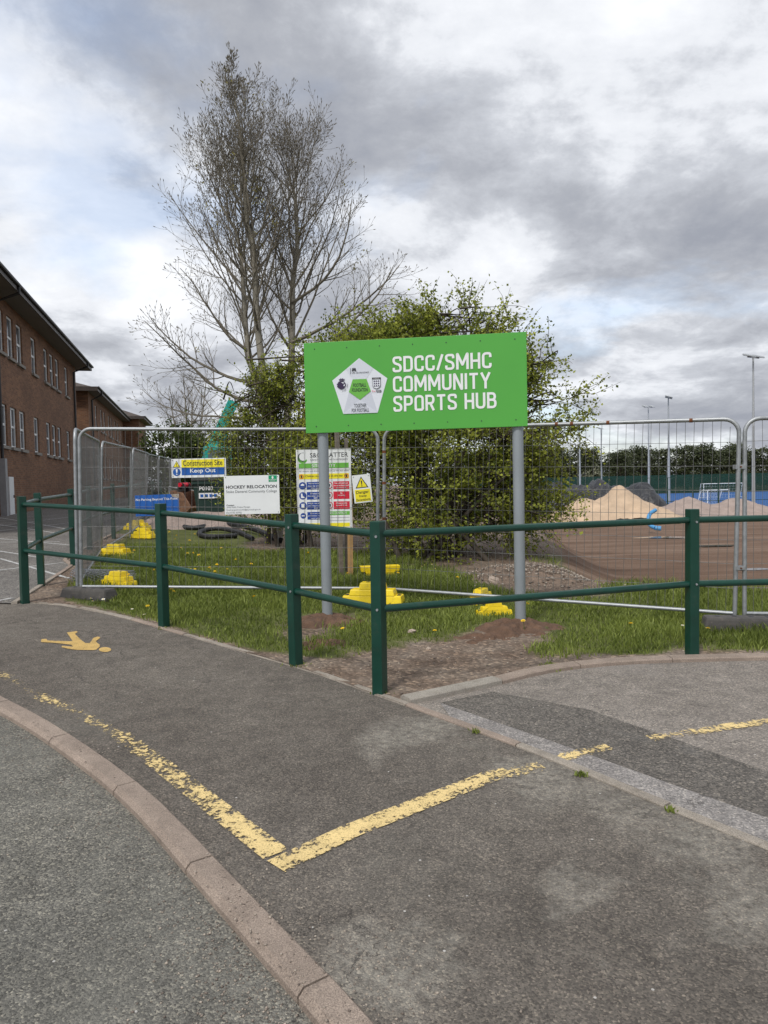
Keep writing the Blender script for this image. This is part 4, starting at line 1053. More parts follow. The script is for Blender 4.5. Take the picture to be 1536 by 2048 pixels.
for (u, v, r, lab) in ((655, 1246, .42, 'fresh red brown soil mound round left grey sign post'), (1040, 1258, .46, 'fresh red brown soil mound round right grey sign post'), (975, 1278, .34, 'low spread of red brown soil beside right sign post'), (655, 1290, .3, 'small patch of loose soil between sign post and railing')):
    p = gv(u, v); hh = .085 if r > .4 else .04
    heap('soil_mound', lab, 'soil', M['soil'], p.x, p.y, r, r*.75, lambda x, y, r=r, hh=hh: hh*max(0, 1-(x/r)**2-(y/(r*.75))**2)+(.05*nzf(x, y, 5, r)+.02*nzf(x, y, 17, r))*max(0, 1.25-(x/r)**2-(y/(r*.75))**2)-.022, n=44)
def rock(u, v, s, label):
    p = gv(u, v, s*.3); m = MB(); m.blob((0, 0, 0), (s, s*.7, s*.62), 8, 6, .22); o = m.build('rock', M['rock'], None); o.location = p; o.rotation_euler = (.2, .3, random.random()*6); tag(o, label, 'rock')
rock(988, 1166, .085, 'pale angular rock on the gravel bank')
rock(824, 1266, .04, 'small pale rock between the two sign posts')
rock(857, 1300, .03, 'small flat stone on bare dirt near railing corner')

pitch = sheet('sports_pitch', [(22.5, 73), (110, 73), (110, 165), (22.5, 165)], M['court_blue'], .03, step=4); tag(pitch, kind='structure')
puddles = [((1330, 1075), 1.1, .35), ((1425, 1092), .7, .2), ((1510, 1139), .4, .10)]
for (q, a, b_) in puddles:
    p = gp(*q); pts = [(p.x+a*(1+.22*math.sin(3*t+a*9))*math.cos(t), p.y+b_*2.2*(1+.2*math.cos(4*t+a*5))*math.sin(t)) for t in np.linspace(0, 2*math.pi, 26)[:-1]]
    o = sheet('puddle', pts, M['water'], .010, step=.5); tag(o, kind='structure')
def blue_hose():
    P = [at(1311, 1020, 32), at(1300, 1028, 31.8), at(1297, 1040, 31.6), at(1301, 1051, 31.3), at(1311, 1056, 31)]
    for p in P: p.z = max(p.z, g(p.x, p.y)+.06)
    root = empty('blue_pipe', P[0]); tag(root, 'bent pale blue plastic pipe sticking up from the earth', 'pipe')
    P2 = smooth_line(P, 6); o = MB().tube([p-P[0] for p in P2], .085, 10).build('pipe_wall', M['blue_pipe'], root); smooth_angle(o)
    MB().tube([P2[-1]-P[0], P2[-1]-P[0]+Vector((.2, -.1, -.02))], .10, 10).build('pipe_end', M['blue_pipe'], root)
blue_hose()
def floodlight(u, vb, vt, D, label, heads=2, yaw=0.0):
    x = ray(u, vb); x = x.x/x.y*D; z0 = g(x, D); top = CAMZ+ray(u, vt).z/ray(u, vt).y*D
    root = empty('floodlight', (x, D, z0), (0, 0, yaw)); tag(root, label, 'floodlight', 'floodlights round the pitch')
    h = top-z0; r = .17 if D < 90 else .2
    o = MB().tube([(0, 0, 0), (0, 0, h*.45)], [r, r*.8], 10).build('mast', M['lamp_steel'], root); smooth_angle(o)
    o = MB().tube([(0, 0, h*.45), (0, 0, h)], [r*.72, r*.45], 10).build('mast', M['lamp_steel'], root); smooth_angle(o)
    MB().box(-.9, .9, -.05, .05, h, h+.1).build('crossarm', M['lamp_steel'], root)
    for k in range(heads):
        xx = -.7+1.4*k/max(1, heads-1)
        m = MB(); m.hexa([(xx-.32, -.55, h-.02), (xx+.32, -.55, h-.02), (xx+.32, .45, h+.28), (xx-.32, .45, h+.28)], [(xx-.32, -.5, h+.12), (xx+.32, -.5, h+.12), (xx+.3, .42, h+.44), (xx-.3, .42, h+.44)])
        o = m.build('lamp_head', M['lamp_steel'], root, bevel=.03); 
        m = MB(); m.hexa([(xx-.27, -.5, h-.035), (xx+.27, -.5, h-.035), (xx+.27, .38, h+.225), (xx-.27, .38, h+.225)], [(xx-.27, -.5, h-.01), (xx+.27, -.5, h-.01), (xx+.27, .38, h+.25), (xx-.27, .38, h+.25)]); m.build('lamp_glass', M['cabin_glass'], o)
floodlight(1507, 1025, 716, 70, 'tall twin headed floodlight mast at near edge of blue pitch', 2, R_(30))
floodlight(1338, 1000, 797, 104, 'floodlight mast with angled head rising behind the sand heap', 2, R_(70))
floodlight(1298, 990, 815, 122, 'slim floodlight mast rising above black tarpaulin edge', 2, R_(20))
floodlight(1160, 970, 838, 135, 'floodlight mast close to the right edge of the hawthorn', 2, R_(50))
floodlight(1203, 955, 858, 160, 'farthest short floodlight mast in front of the pines', 1, R_(40))
def net_fence(P, h, label, step, panel_name='net_panel'):
    root = empty('ball_stop_fence', (P[0][0], P[0][1], g(*P[0]))); tag(root, label, 'fence'); o0 = root.location.copy()
    for (x0, y0), (x1, y1) in zip(P[:-1], P[1:]):
        L_ = math.hypot(x1-x0, y1-y0); n = max(1, int(L_/step)); ang = math.atan2(y1-y0, x1-x0)
        for k in range(n):
            a = Vector((x0+(x1-x0)*k/n, y0+(y1-y0)*k/n, 0)); b_ = Vector((x0+(x1-x0)*(k+1)/n, y0+(y1-y0)*(k+1)/n, 0)); a.z = g(a.x, a.y); b_.z = g(b_.x, b_.y)
            a -= o0; b_ -= o0; up_ = Vector((0, 0, h)); t = Vector((math.sin(ang), -math.cos(ang), 0))*.012
            m = MB(); m.hexa([a-t, b_-t, b_+t, a+t], [a-t+up_*.98, b_-t+up_*.98, b_+t+up_*.98, a+t+up_*.98]); m.build(panel_name, M['green_net'], root)
            m = MB(); m.box(-.05, .05, -.05, .05, 0, h); p = m.build('post', M['green_paint'], root); p.location = a-t*8; p.rotation_euler.z = ang
net_fence([(16, 168), (112, 168)], 4.3, 'tall dark green net fence along far side of blue pitch', 5.0)
def near_fence():
    root = empty('mesh_sports_fence', (23, 72, g(23, 72))); tag(root, 'open dark green sports fence posts along near edge of blue pitch', 'fence')
    x = 0
    while x < 32:
        MB().box(x-.05, x+.05, -.05, .05, 0, 3.6).build('post', M['green_paint'], root); x += 2.5
    for z in (.1, 1.2, 2.4, 3.55): MB().box(0, 32, -.02, .02, z, z+.05).build('rail', M['green_paint'], root)
    m = MB()
    for k in range(160): m.tube([(k*.2, .03, .05), (k*.2, .03, 3.55)], .006, 3, False)
    o = m.build('wire_mesh', M['green_paint'], root); o['kind'] = 'stuff'
near_fence()
def goal(x, y, rz, w, h, label):
    root = empty('goal', (x, y, g(x, y)+.03), (0, 0, rz)); tag(root, label, 'goal')
    for s in (-1, 1):
        MB().tube([(s*w/2, 0, 0), (s*w/2, 0, h)], .06, 8).build('goal_post', M['white'], root)
        MB().tube([(s*w/2, 0, h), (s*w/2, h*.45, h), (s*w/2, h*.8, 0)], .045, 6).build('side_frame', M['white'], root)
        MB().tube([(s*w/2, 0, .05), (s*w/2, h*.8, .05)], .045, 6).build('base_bar', M['white'], root)
    MB().tube([(-w/2, 0, h), (w/2, 0, h)], .06, 8).build('crossbar', M['white'], root)
    m = MB()
    for k in range(15): m.tube([(-w/2+w*k/14, h*.45, h), (-w/2+w*k/14, h*.8, 0)], .008, 3, False)
    for k in range(6): m.tube([(-w/2, h*(.45+.35*k/5), h*(1-k/5)), (w/2, h*(.45+.35*k/5), h*(1-k/5))], .008, 3, False)
    o = m.build('net', M['white'], root); o['kind'] = 'stuff'
goal(38.5, 84, R_(25), 3.4, 2.0, 'small white goal frame standing near pitch fence')
goal(57, 122, 0, 7.0, 2.4, 'wide white goal frame far across the blue pitch')

# ------------------------------------------------------------------ school buildings
def wall_with_holes(name, L_, z0, z1, holes, mat, parent, origin, ang, depth=.12):
    """brick wall in its own frame: x along, outside is -y; holes are (x0, x1, z0, z1)"""
    xs = sorted({0.0, L_, *[h for q in holes for h in q[:2]]}); zs = sorted({z0, z1, *[h for q in holes for h in q[2:]]})
    V = []; F = []; U = []
    def quad(p, uv): 
        n = len(V); V.extend(p); F.append((n, n+1, n+2, n+3)); U.extend(uv)
    for a, b_ in zip(xs[:-1], xs[1:]):
        for c, d in zip(zs[:-1], zs[1:]):
            if any(q[0] <= a+1e-6 and b_ <= q[1]+1e-6 and q[2] <= c+1e-6 and d <= q[3]+1e-6 for q in holes): continue
            quad([(a, 0, c), (b_, 0, c), (b_, 0, d), (a, 0, d)], [(a, c), (b_, c), (b_, d), (a, d)])
    for (a, b_, c, d) in holes:
        quad([(a, 0, c), (a, 0, d), (a, depth, d), (a, depth, c)], [(0, c), (0, d), (depth, d), (depth, c)]); quad([(b_, 0, d), (b_, 0, c), (b_, depth, c), (b_, depth, d)], [(0, d), (0, c), (depth, c), (depth, d)])
        quad([(a, 0, d), (b_, 0, d), (b_, depth, d), (a, depth, d)], [(a, 0), (b_, 0), (b_, depth), (a, depth)]); quad([(b_, 0, c), (a, 0, c), (a, depth, c), (b_, depth, c)], [(b_, 0), (a, 0), (a, depth), (b_, depth)])
    me = bpy.data.meshes.new(name); me.from_pydata(V, [], F); uv = me.uv_layers.new(name='UVMap'); uv.data.foreach_set('uv', np.array(U, np.float32).ravel())
    o = link(name, me, mat, parent); o.location = origin; o.rotation_euler.z = ang; return o
def window(parent, x0, x1, z0, z1, origin, ang, split=.5):
    w = empty('window'); w.parent = parent; w.location = origin; w.rotation_euler.z = ang
    f = .07; m = MB(); y0, y1 = .06, .115
    m.box(x0, x0+f, y0, y1, z0, z1); m.box(x1-f, x1, y0, y1, z0, z1); m.box(x0+f, x1-f, y0, y1, z1-f, z1); m.box(x0+f, x1-f, y0, y1, z0, z0+f)
    zm = z0+(z1-z0)*split; m.box(x0+f, x1-f, y0+.003, y1, zm-.04, zm+.04); m.build('frame', M['upvc'], w)
    m = MB(); m.box(x0+f, x1-f, .088, .10, z0+f, zm-.04); m.build('pane', M['glass'], w)
    m = MB(); m.box(x0+f, x1-f, .085, .097, zm+.04, z1-f); m.build('pane', M['glass'], w)
    m = MB(); m.box(x0-.06, x1+.06, -.09, .055, z0-.11, z0-.003); m.build('sill', M['sill'], w)
def school_block(name, label, A, B, zb, ze, wins, pipes, depth=9.0, over=.65, ridge=2.2, near_return=0.0):
    """A -> B runs away from the camera along the visible wall; the outside is to the right of that direction"""
    A = Vector((A[0], A[1], 0)); B = Vector((B[0], B[1], 0)); d = (B-A); L_ = d.length; d.normalize()
    # frame: local x from B back to A so that local -y points to the outside (right of A->B)
    ang = math.atan2(d.y, d.x)
    root = empty(name, (A.x, A.y, 0), (0, 0, ang)); tag(root, label, 'building')
    # with x along A->B the outside (right) is -y
    wall_with_holes('wall', L_, zb, ze, [w[:4] for w in wins], M['brick'], root, (0, 0, 0), 0)
    wall_with_holes('end_wall', depth, zb, ze, [], M['brick'], root, (0, depth, 0), -math.pi/2)
    wall_with_holes('end_wall', depth, zb, ze, [], M['brick'], root, (L_, 0, 0), math.pi/2)
    for w in wins: window(root, *w[:4], (0, 0, 0), 0, w[4] if len(w) > 4 else .5)
    o = over
    roof = MB(); zt = ze+.12
    e = [(-o, -o, zt), (L_+o, -o, zt), (L_+o, depth+o, zt), (-o, depth+o, zt)]; hp = depth/2
    r = [(hp*.9, depth/2, zt+ridge), (L_-hp*.9, depth/2, zt+ridge)]
    roof.add(e+r, [(0, 1, 5, 4), (1, 2, 5), (2, 3, 4, 5), (3, 0, 4)]); ro = roof.build('roof', M['roof'], root)
    MB().box(-o, L_+o, -o, depth+o, ze-.002, ze+.02).build('soffit', M['soffit'], root)
    m = MB(); m.box(-o-.02, L_+o+.02, -o-.025, -o, ze-.05, ze+.20); m.build('fascia', M['fascia'], root)
    m = MB(); m.box(-o-.025, -o, -o, depth+o, ze-.05, ze+.20); m.build('fascia', M['fascia'], root)
    m = MB(); m.box(L_+o, L_+o+.025, -o, depth+o, ze-.05, ze+.20); m.build('fascia', M['fascia'], root)
    gt = MB().tube([(-o, -o-.08, ze+.16), (L_+o, -o-.08, ze+.16)], .06, 8).build('gutter', M['downpipe'], root)
    for x in pipes:
        MB().tube([(x, -o-.07, ze+.12), (x, -o-.07, ze-.10), (x, -.09, ze-.42), (x, -.09, zb)], .055, 8).build('downpipe', M['downpipe'], root)
    return root
def buildings():
    X = lambda t: -6.8-.25*t
    t0, t1 = 14.0, 41.0
    A = (X(t0), t0); B = (X(t1), t1); k = math.hypot(1, .25); s = lambda t: (t-t0)*k
    wins = []
    for t in (16.5, 17.9, 19.3, 21.6, 25.6, 26.95, 28.3, 30.7, 33.1, 34.4, 35.7, 38.1):
        hw = .45
        wins.append((s(t)-hw, s(t)+hw, 6.3, 7.8, .5)); wins.append((s(t)-hw, s(t)+hw, 3.03, 4.5, .52))
    r = school_block('school_building', 'long two storey brown brick school building beside car park', A, B, -.2, 8.25, wins, [s(24.85), s(39.9)], over=.75)
    MB().box(s(24.85)-.14, s(24.85)+.14, -.2, -.002, 0, 2.55).build('pipe_boxing', M['boxing'], r)
    m = MB(); m.box(s(26.1)-.33, s(26.1)+.33, -.05, -.002, .6, 1.95); d = m.build('hatch_door', M['upvc'], r, bevel=.01)
    m = MB(); m.box(s(26.1)+.2, s(26.1)+.24, -.075, -.05, 1.2, 1.3); m.build('handle', M['downpipe'], d)
    # second wing, set forward a little and lower
    t0b, t1b = 44.0, 65.0; X2 = lambda t: -6.45-.253*t; k2 = math.hypot(1, .253); s2 = lambda t: (t-t0b)*k2
    wins = []
    for t in (45.6, 47.2, 49.8, 51.4, 54.0, 55.6, 58.2, 59.8, 62.4, 64):
        wins.append((s2(t)-.42, s2(t)+.42, 5.35, 6.85, .5)); wins.append((s2(t)-.42, s2(t)+.42, 2.2, 3.7, .5))
    school_block('school_wing', 'lower brick school wing with pale end wall behind the long block', (X2(t0b), t0b), (X2(t1b), t1b), -.3, 7.35, wins, [s2(44.9)], depth=8, over=.6, ridge=1.6)
    wins = [(1.0, 1.8, 4.6, 6.1, .5), (3.0, 3.8, 4.6, 6.1, .5), (1.0, 1.8, 1.6, 3.1, .5), (3.0, 3.8, 1.6, 3.1, .5)]
    school_block('school_end_block', 'brick end block closing off the far school wing', (-21.4, 64.5), (-22.9, 71), -.3, 7.6, wins, [], depth=6, over=.5, ridge=1.4)
buildings()

# ------------------------------------------------------------------ plant, bin and bucket behind the fence
def excavator():
    x, y = -5.75, 27.0; z = g(x, y); root = empty('excavator', (x, y, z), (0, 0, R_(15))); tag(root, 'teal excavator with raised arm working behind the bushes', 'excavator')
    for s in (-.75, .75):
        m = MB(); m.prism([(-1.1, .1), (-.95, 0), (.95, 0), (1.1, .1), (1.1, .35), (.95, .48), (-.95, .48), (-1.1, .35)], s-.2, s+.2); m.build('track', M['dark_metal'], root, bevel=.03)
    MB().box(-.95, .95, -.85, .85, .5, 1.15).build('body', M['teal'], root, bevel=.08)
    m = MB(); m.box(-.85, .15, -.8, -.02, 1.15, 2.35); cab = m.build('cab', M['teal'], root, bevel=.05)
    MB().box(-.87, -.845, -.7, -.12, 1.3, 2.2).build('cab_window', M['cabin_glass'], cab); MB().box(-.7, .05, -.825, -.80, 1.35, 2.2).build('cab_window', M['cabin_glass'], cab)
    MB().box(.2, .95, -.8, .8, 1.15, 1.5).build('engine_cover', M['dark_metal'], root, bevel=.06)
    def beam(nm, P, w, t, mat='teal'):
        m = MB(); P = [Vector(p) for p in P]
        for a, b_, ta, tb in zip(P[:-1], P[1:], t[:-1], t[1:]):
            d = (b_-a).normalized(); n = Vector((-d.z, 0, d.x)); yv = Vector((0, w/2, 0))
            m.hexa([a-n*ta-yv, a+n*ta-yv, a+n*ta+yv, a-n*ta+yv], [b_-n*tb-yv, b_+n*tb-yv, b_+n*tb+yv, b_-n*tb+yv])
        return m.build(nm, M[mat], root, bevel=.015)
    beam('boom', [(-.5, .35, 1.1), (-.42, .35, 2.1), (.25, .35, 3.95)], .26, (.16, .22, .15))
    beam('dipper_arm', [(.3, .1, 4.05), (-.55, .1, 2.35), (-.9, .1, 1.75)], .2, (.2, .15, .1))
    MB().tube([(-.25, .5, 1.7), (.05, .5, 3.1)], .05, 8).build('hydraulic_ram', M['lamp_steel'], root)
    m = MB(); m.prism([(-1.15, 1.8), (-.8, 1.85), (-.75, 1.45), (-1.0, 1.2), (-1.3, 1.35)], -.15, .35); m.build('bucket', M['rusty'], root, bevel=.02)
excavator()
def digger_bucket():
    p = Vector((-5.72, 21.6, 0)); p.z = g(p.x, p.y)+.25; root = empty('digger_bucket', p, (0, 0, R_(-28))); tag(root, 'rusty steel digger bucket lying behind the gravel heap', 'bucket')
    prof = [(-.35, .62), (-.42, .30), (-.36, .05), (-.12, -.05), (.25, 0), (.42, .12)]
    m = MB(); w = .42
    for (x0, z0), (x1, z1) in zip(prof[:-1], prof[1:]):
        d = Vector((x1-x0, z1-z0)).normalized(); n = Vector((-d.y, d.x))*.02
        m.hexa([(x0-n.x, -w, z0-n.y), (x1-n.x, -w, z1-n.y), (x1-n.x, w, z1-n.y), (x0-n.x, w, z0-n.y)], [(x0+n.x, -w, z0+n.y), (x1+n.x, -w, z1+n.y), (x1+n.x, w, z1+n.y), (x0+n.x, w, z0+n.y)])
    m.build('shell', M['rusty'], root)
    for y in (-w, w): 
        m = MB(); m.prism(prof+[(.1, .55)], y-.018, y+.018); m.build('side_plate', M['rusty'], root)
    for k in range(5):
        y = -.36+k*.18; m = MB(); m.hexa([(.40, y-.04, .09), (.62, y-.02, .16), (.62, y+.02, .16), (.40, y+.04, .09)], [(.40, y-.04, .15), (.62, y-.02, .175), (.62, y+.02, .175), (.40, y+.04, .15)]); m.build('tooth', M['rusty'], root)
    for y in (-.13, .13):
        m = MB(); m.prism([(-.4, .55), (-.1, .6), (-.12, .82), (-.3, .88)], y-.02, y+.02); m.build('lug', M['dark_metal'], root)
    MB().tube([(-.22, -.2, .78), (-.22, .2, .78)], .07, 10).build('hinge_pin', M['red_ink'], root)
digger_bucket()
def wheelie_bin():
    p = Vector((-4.55, 20.2, 0)); p.z = g(p.x, p.y)+.05; root = empty('wheeled_bin', p, (0, 0, R_(6))); tag(root, 'dark green wheeled bin numbered P0103 behind the white notice', 'bin')
    m = MB(); m.hexa([(-.55, -.42, .18), (.55, -.42, .18), (.55, .42, .18), (-.55, .42, .18)], [(-.64, -.5, 1.12), (.64, -.5, 1.12), (.64, .5, 1.12), (-.64, .5, 1.12)]); body = m.build('body', M['bin_green'], root, bevel=.03)
    m = MB(); m.prism([(-.67, 1.12), (.67, 1.12), (.66, 1.24), (.4, 1.31), (-.4, 1.31), (-.66, 1.24)], -.54, .54); m.build('lid', M['bin_lid'], root, bevel=.02)
    MB().box(-.66, .66, -.535, -.49, 1.03, 1.10).build('rim', M['bin_green'], root)
    for x in (-.45, .45):
        for y in (-.3, .3): MB().tube([(x-.03, y, .09), (x+.03, y, .09)], .09, 12).build('wheel', M['rubber'], root)
    lettering('P0103', -.46, .86, .36, .105, -.50, M['white'], body, .02); 
    plate('label', rect(-.48, .1, .64, .79), -.482, M['white'], body); [plate('label_mark', rect(-.44+.12*k, -.36+.12*k, .675, .755), -.486, M['blue'], body) for k in range(4)]
wheelie_bin()
def barrier():
    root = empty('pedestrian_barrier', (-6.6, 22.5, g(-6.6, 22.5))); tag(root, 'grey steel tube barrier leaning behind the rusty bucket', 'barrier')
    for z in (.95, .75): MB().tube([(0, 0, z), (2.6, -1.2, z-.4)], .025, 8).build('rail', M['galv'], root)
    for x in (0, 1.3, 2.55): MB().tube([(x, -.46*x, .96-.154*x), (x, -.46*x, -.1)], .025, 8).build('leg', M['galv'], root)
barrier()

# ------------------------------------------------------------------ trees
def grow(mb_by_level, p, d, length, r, level, trop, tips, nseg=None, maxlevel=3, kids=(9, 6, 0), ratio=(.42, .45, .4), r_env=None):
    n = nseg or (7, 6, 4, 3)[level]; pts = [p.copy()]; rad = [r]; dirs = [d.copy()]; q = p.copy(); dd = d.copy()
    for k in range(n):
        dd = (dd + Vector((rng.normal(), rng.normal(), rng.normal()))*(.10 if level else .05) + Vector((0, 0, trop))).normalized()
        q = q + dd*(length/n); pts.append(q.copy()); rad.append(max(.0022, r*(1-.80*(k+1)/n))); dirs.append(dd.copy())
    mb_by_level[min(level, len(mb_by_level)-1)].tube(pts, rad, (7, 5, 3, 3)[level], False)
    if level >= maxlevel: tips.append((q, dd)); return
    nk = kids[level-1] if level else 0
    az0 = rng.uniform(0, 6.28)
    for j in range(nk):
        t = .22+.75*(j+rng.uniform(0, .8))/nk
        f = t*n; i = min(int(f), n-1); b_ = pts[i].lerp(pts[i+1], f-i); dr = dirs[i+1]
        az0 += 2.4; perp = dr.orthogonal().normalized(); perp = Matrix.Rotation(az0, 3, dr) @ perp
        a = R_(rng.uniform(34, 55)); nd = (dr*math.cos(a)+perp*math.sin(a)).normalized()
        grow(mb_by_level, b_, nd, length*ratio[level-1]*rng.uniform(.6, 1.15)*(1.15-.6*t), max(.003, rad[i]*.5), level+1, trop*1.15, tips, None, maxlevel, kids, ratio)
    tips.append((q, dd))
def leaf_mesh(name, P, size, rngv, up_bias=.3, tint=None, aspect=.6):
    n = len(P); P = np.asarray(P)
    a = rng.normal(size=(n, 3)); a /= np.linalg.norm(a, axis=1)[:, None]
    nrm = rng.normal(size=(n, 3)); nrm[:, 2] += up_bias*2; b_ = np.cross(nrm, a); b_ /= np.linalg.norm(b_, axis=1)[:, None]+1e-9
    s = size*rng.uniform(1-rngv, 1+rngv, n)[:, None]
    V = np.stack([P-a*s*.5, P+b_*s*aspect*.5, P+a*s*.5, P-b_*s*aspect*.5], 1).reshape(-1, 3)
    F = np.arange(n*4).reshape(-1, 4)
    if tint is None: tint = rng.uniform(0, 1, n)
    return np_mesh(name, V, F, np.repeat(tint, 4))
def ash_tree():
    D = 15.6; base = at(553, 1086, D); base.z = g(base.x, base.y)
    root = empty('ash_tree', base); tag(root, 'tall nearly bare ash tree with several trunks behind the fence', 'tree'); root.scale = (1, 1, .985)
    stems = [([(553, 1086), (548, 960), (535, 850), (505, 736), (493, 666), (487, 568), (475, 463), (452, 420), (436, 380), (428, 335)], .105, 0.0),
             ([(553, 1086), (553, 950), (545, 840), (528, 736), (517, 627), (516, 568), (513, 494), (501, 451), (499, 400), (492, 314), (488, 262), (476, 205), (460, 165)], .115, -.5),
             ([(556, 1086), (562, 950), (572, 840), (579, 740), (581, 627), (581, 549), (589, 471), (585, 373), (580, 345), (588, 312), (598, 285)], .12, .5)]
    L0, L1, L2 = MB(), MB(), MB(); lv = [L0, L1, L2, L2]; tips = []
    for px, r0, dy in stems:
        P = []
        for i, (u, v) in enumerate(px):
            t = i/(len(px)-1); q = at(u, v, D); q.y += dy*min(1, t*1.5); P.append(q-base)
        P[0] = Vector((P[0].x, P[0].y, -.2)); P = smooth_line(P, 4); n = len(P)
        rad = [max(.006, .85*r0*(1-(i/(n-1)))**.85) for i in range(n)]
        L0.tube(P, rad, 8, False)
        ztop = P[-1].z; nb = 46; az = rng.uniform(0, 6)
        for j in range(nb):
            t = .30+.68*((j+rng.uniform(0, .9))/nb)**.85*(1-.07*(j % 3)); f = t*(n-1); i = int(min(f, n-2)); b_ = P[i].lerp(P[i+1], f-i)
            az += 2.4; h = b_.z/10.6; th = az
            el = R_(rng.uniform(24, 52)+26*h); nd = Vector((math.cos(th)*math.cos(el), math.sin(th)*math.cos(el), math.sin(el)))
            env = 3.55*max(0, 1-max(0, h-.40)/.60)**.8 if h > .40 else 2.0+3.7*h
            length = max(.45, env*rng.uniform(.5, 1.0))
            grow(lv, b_, nd, length, max(.008, rad[i]*.42), 1, .125, tips, None, 3, (10, 6), (.42, .48))
    # the long low boughs that reach out to the left and right
    for (u, v), d, L_, r in (((508, 760), (-1, -.25, .10), 2.6, .04), ((515, 800), (-1, .1, .0), 2.9, .04), ((500, 700), (-.9, -.3, .35), 2.2, .035), ((582, 680), (1, .1, .30), 3.0, .045), ((583, 600), (1, -.2, .5), 2.6, .04), ((512, 830), (-1, -.1, -.12), 2.7, .03), ((580, 720), (1, -.15, .22), 3.1, .045)):
        grow(lv, at(u, v, D)-base, Vector(d).normalized(), L_, r, 1, .085, tips, 9, 3, (13, 7), (.40, .5))
    smooth_angle(L0.build('trunk', M['bark'], root), 80); L1.build('branch', M['twig'], root); o = L2.build('twig', M['twig'], root); o['kind'] = 'stuff'
    buds = MB()
    for p, d in tips: buds.tube([p-d*.006, p+d*.02, p+d*.05], [.004, .008, .002], 4, False)
    o = buds.build('bud', M['twig'], root); o['kind'] = 'stuff'
    sel = [tips[i] for i in rng.choice(len(tips), 330, replace=False)]; Pl = []
    for p, d in sel:
        if mnoise.noise(p*.9) < .02 or (p.z > 8.2 and rng.random() < .7): continue
        for k in range(8): Pl.append(np.array(p)+rng.normal(0, .05, 3))
    o = link('crown', leaf_mesh('crown', Pl, .055, .4), M['leaf_ash'], root); o['kind'] = 'stuff'
    print('ash tips', len(tips))
ash_tree()

def bush(name, label, base, lobes, nspray, leaf=.042, per=26, mat='leaf', bark='thorn_bark', stems=9, seed=0, spray_len=.55, shell=.55, hollow=False):
    """many leaf sprays spread through a union of lobes (cx, cy, cz, rx, ry, rz) given from the base"""
    root = empty(name, base); tag(root, label, 'bush'); r = np.random.default_rng(seed)
    st = MB(); tw = MB(); vol = np.array([l[3]*l[4]*l[5] for l in lobes]); pick = r.choice(len(lobes), nspray, p=vol/vol.sum())
    Pl = []; tint = []; base_v = Vector(base)
    for i in range(nspray):
        l = lobes[pick[i]]; d = r.normal(size=3); d /= np.linalg.norm(d); rad = (shell+(1-shell)*r.random())**.5 if r.random() < .75 else r.random()**.5
        wob = 1+.30*mnoise.noise(Vector((d[0]*2.1+seed, d[1]*2.1, d[2]*2.1+pick[i])))+.18*mnoise.noise(Vector(d*5.0)+Vector((seed, pick[i], 0)))
        p = np.array(l[:3])+d*np.array(l[3:])*rad*wob
        if p[2] < .05: continue
        cl = mnoise.noise(Vector(p*1.35)+Vector((seed, 0, 0)))+.35*mnoise.noise(Vector(p*3.3))
        if cl < .03 and r.random() < .92: continue
        if hollow and p[2] < 2.15 and -1.5 < p[0] < 1.0 and p[1] < .9 and r.random() < .84: continue
        dirv = d*.8+np.array([0, 0, .35])+r.normal(size=3)*.45; dirv /= np.linalg.norm(dirv)
        L_ = spray_len*r.uniform(.5, 1.35)*(.7+.5*rad)
        q = p.copy(); pts = [Vector(q)]; dv = dirv.copy()
        for k in range(4):
            dv = dv+r.normal(size=3)*.22+np.array([0, 0, -.05]); dv /= np.linalg.norm(dv); q = q+dv*L_/4; pts.append(Vector(q))
        tw.tube(pts, [.007, .006, .005, .004, .002], 3, False)
        m = int(per*r.uniform(.5, 1.4)); ts = r.random(m)*4; bt = np.clip(r.normal(.40, .2)+.35*cl, 0, 1)
        for t in ts:
            k = min(int(t), 3); c = pts[k].lerp(pts[k+1], t-k); Pl.append(np.array(c)+r.normal(0, .045, 3)); tint.append(np.clip(bt+r.normal(0, .2), 0, 1))
    for k in range(stems):
        th = r.uniform(0, 6.28); l = lobes[r.integers(len(lobes))]; e = Vector((l[0]+r.uniform(-.4, .4)*l[3], l[1]+r.uniform(-.4, .4)*l[4], l[2]+l[5]*r.uniform(-.2, .4)))
        s = Vector((r.normal()*.35, r.normal()*.3, -.1)); m1 = s.lerp(e, .4)+Vector((r.normal()*.15, r.normal()*.15, .2)); P = smooth_line([s, m1, e], 5)
        st.tube(P, [.055*(1-.85*i/(len(P)-1)) for i in range(len(P))], 6, False)
    # inner boughs
    for k in range(stems*14):
        l = lobes[r.integers(len(lobes))]; a = Vector((l[0]*.5+r.normal()*.4, l[1]*.5+r.normal()*.3, max(.1, l[2]+r.uniform(-1, .5)*l[5]*.8))); d = r.normal(size=3); d /= np.linalg.norm(d)
        e = Vector(np.array(l[:3])+d*np.array(l[3:])*.62); P = smooth_line([a, a.lerp(e, .5)+Vector(r.normal(size=3)*.15), e], 4); st.tube(P, [.018*(1-.8*i/(len(P)-1)) for i in range(len(P))], 4, False)
    smooth_angle(st.build('trunk', M[bark], root), 80)
    o = tw.build('twig', M[bark], root); o['kind'] = 'stuff'
    o = link('crown', leaf_mesh('crown', Pl, leaf, .35, tint=np.array(tint), aspect=.75), M[mat], root); o['kind'] = 'stuff'
    print(name, 'leaves', len(Pl)); return root
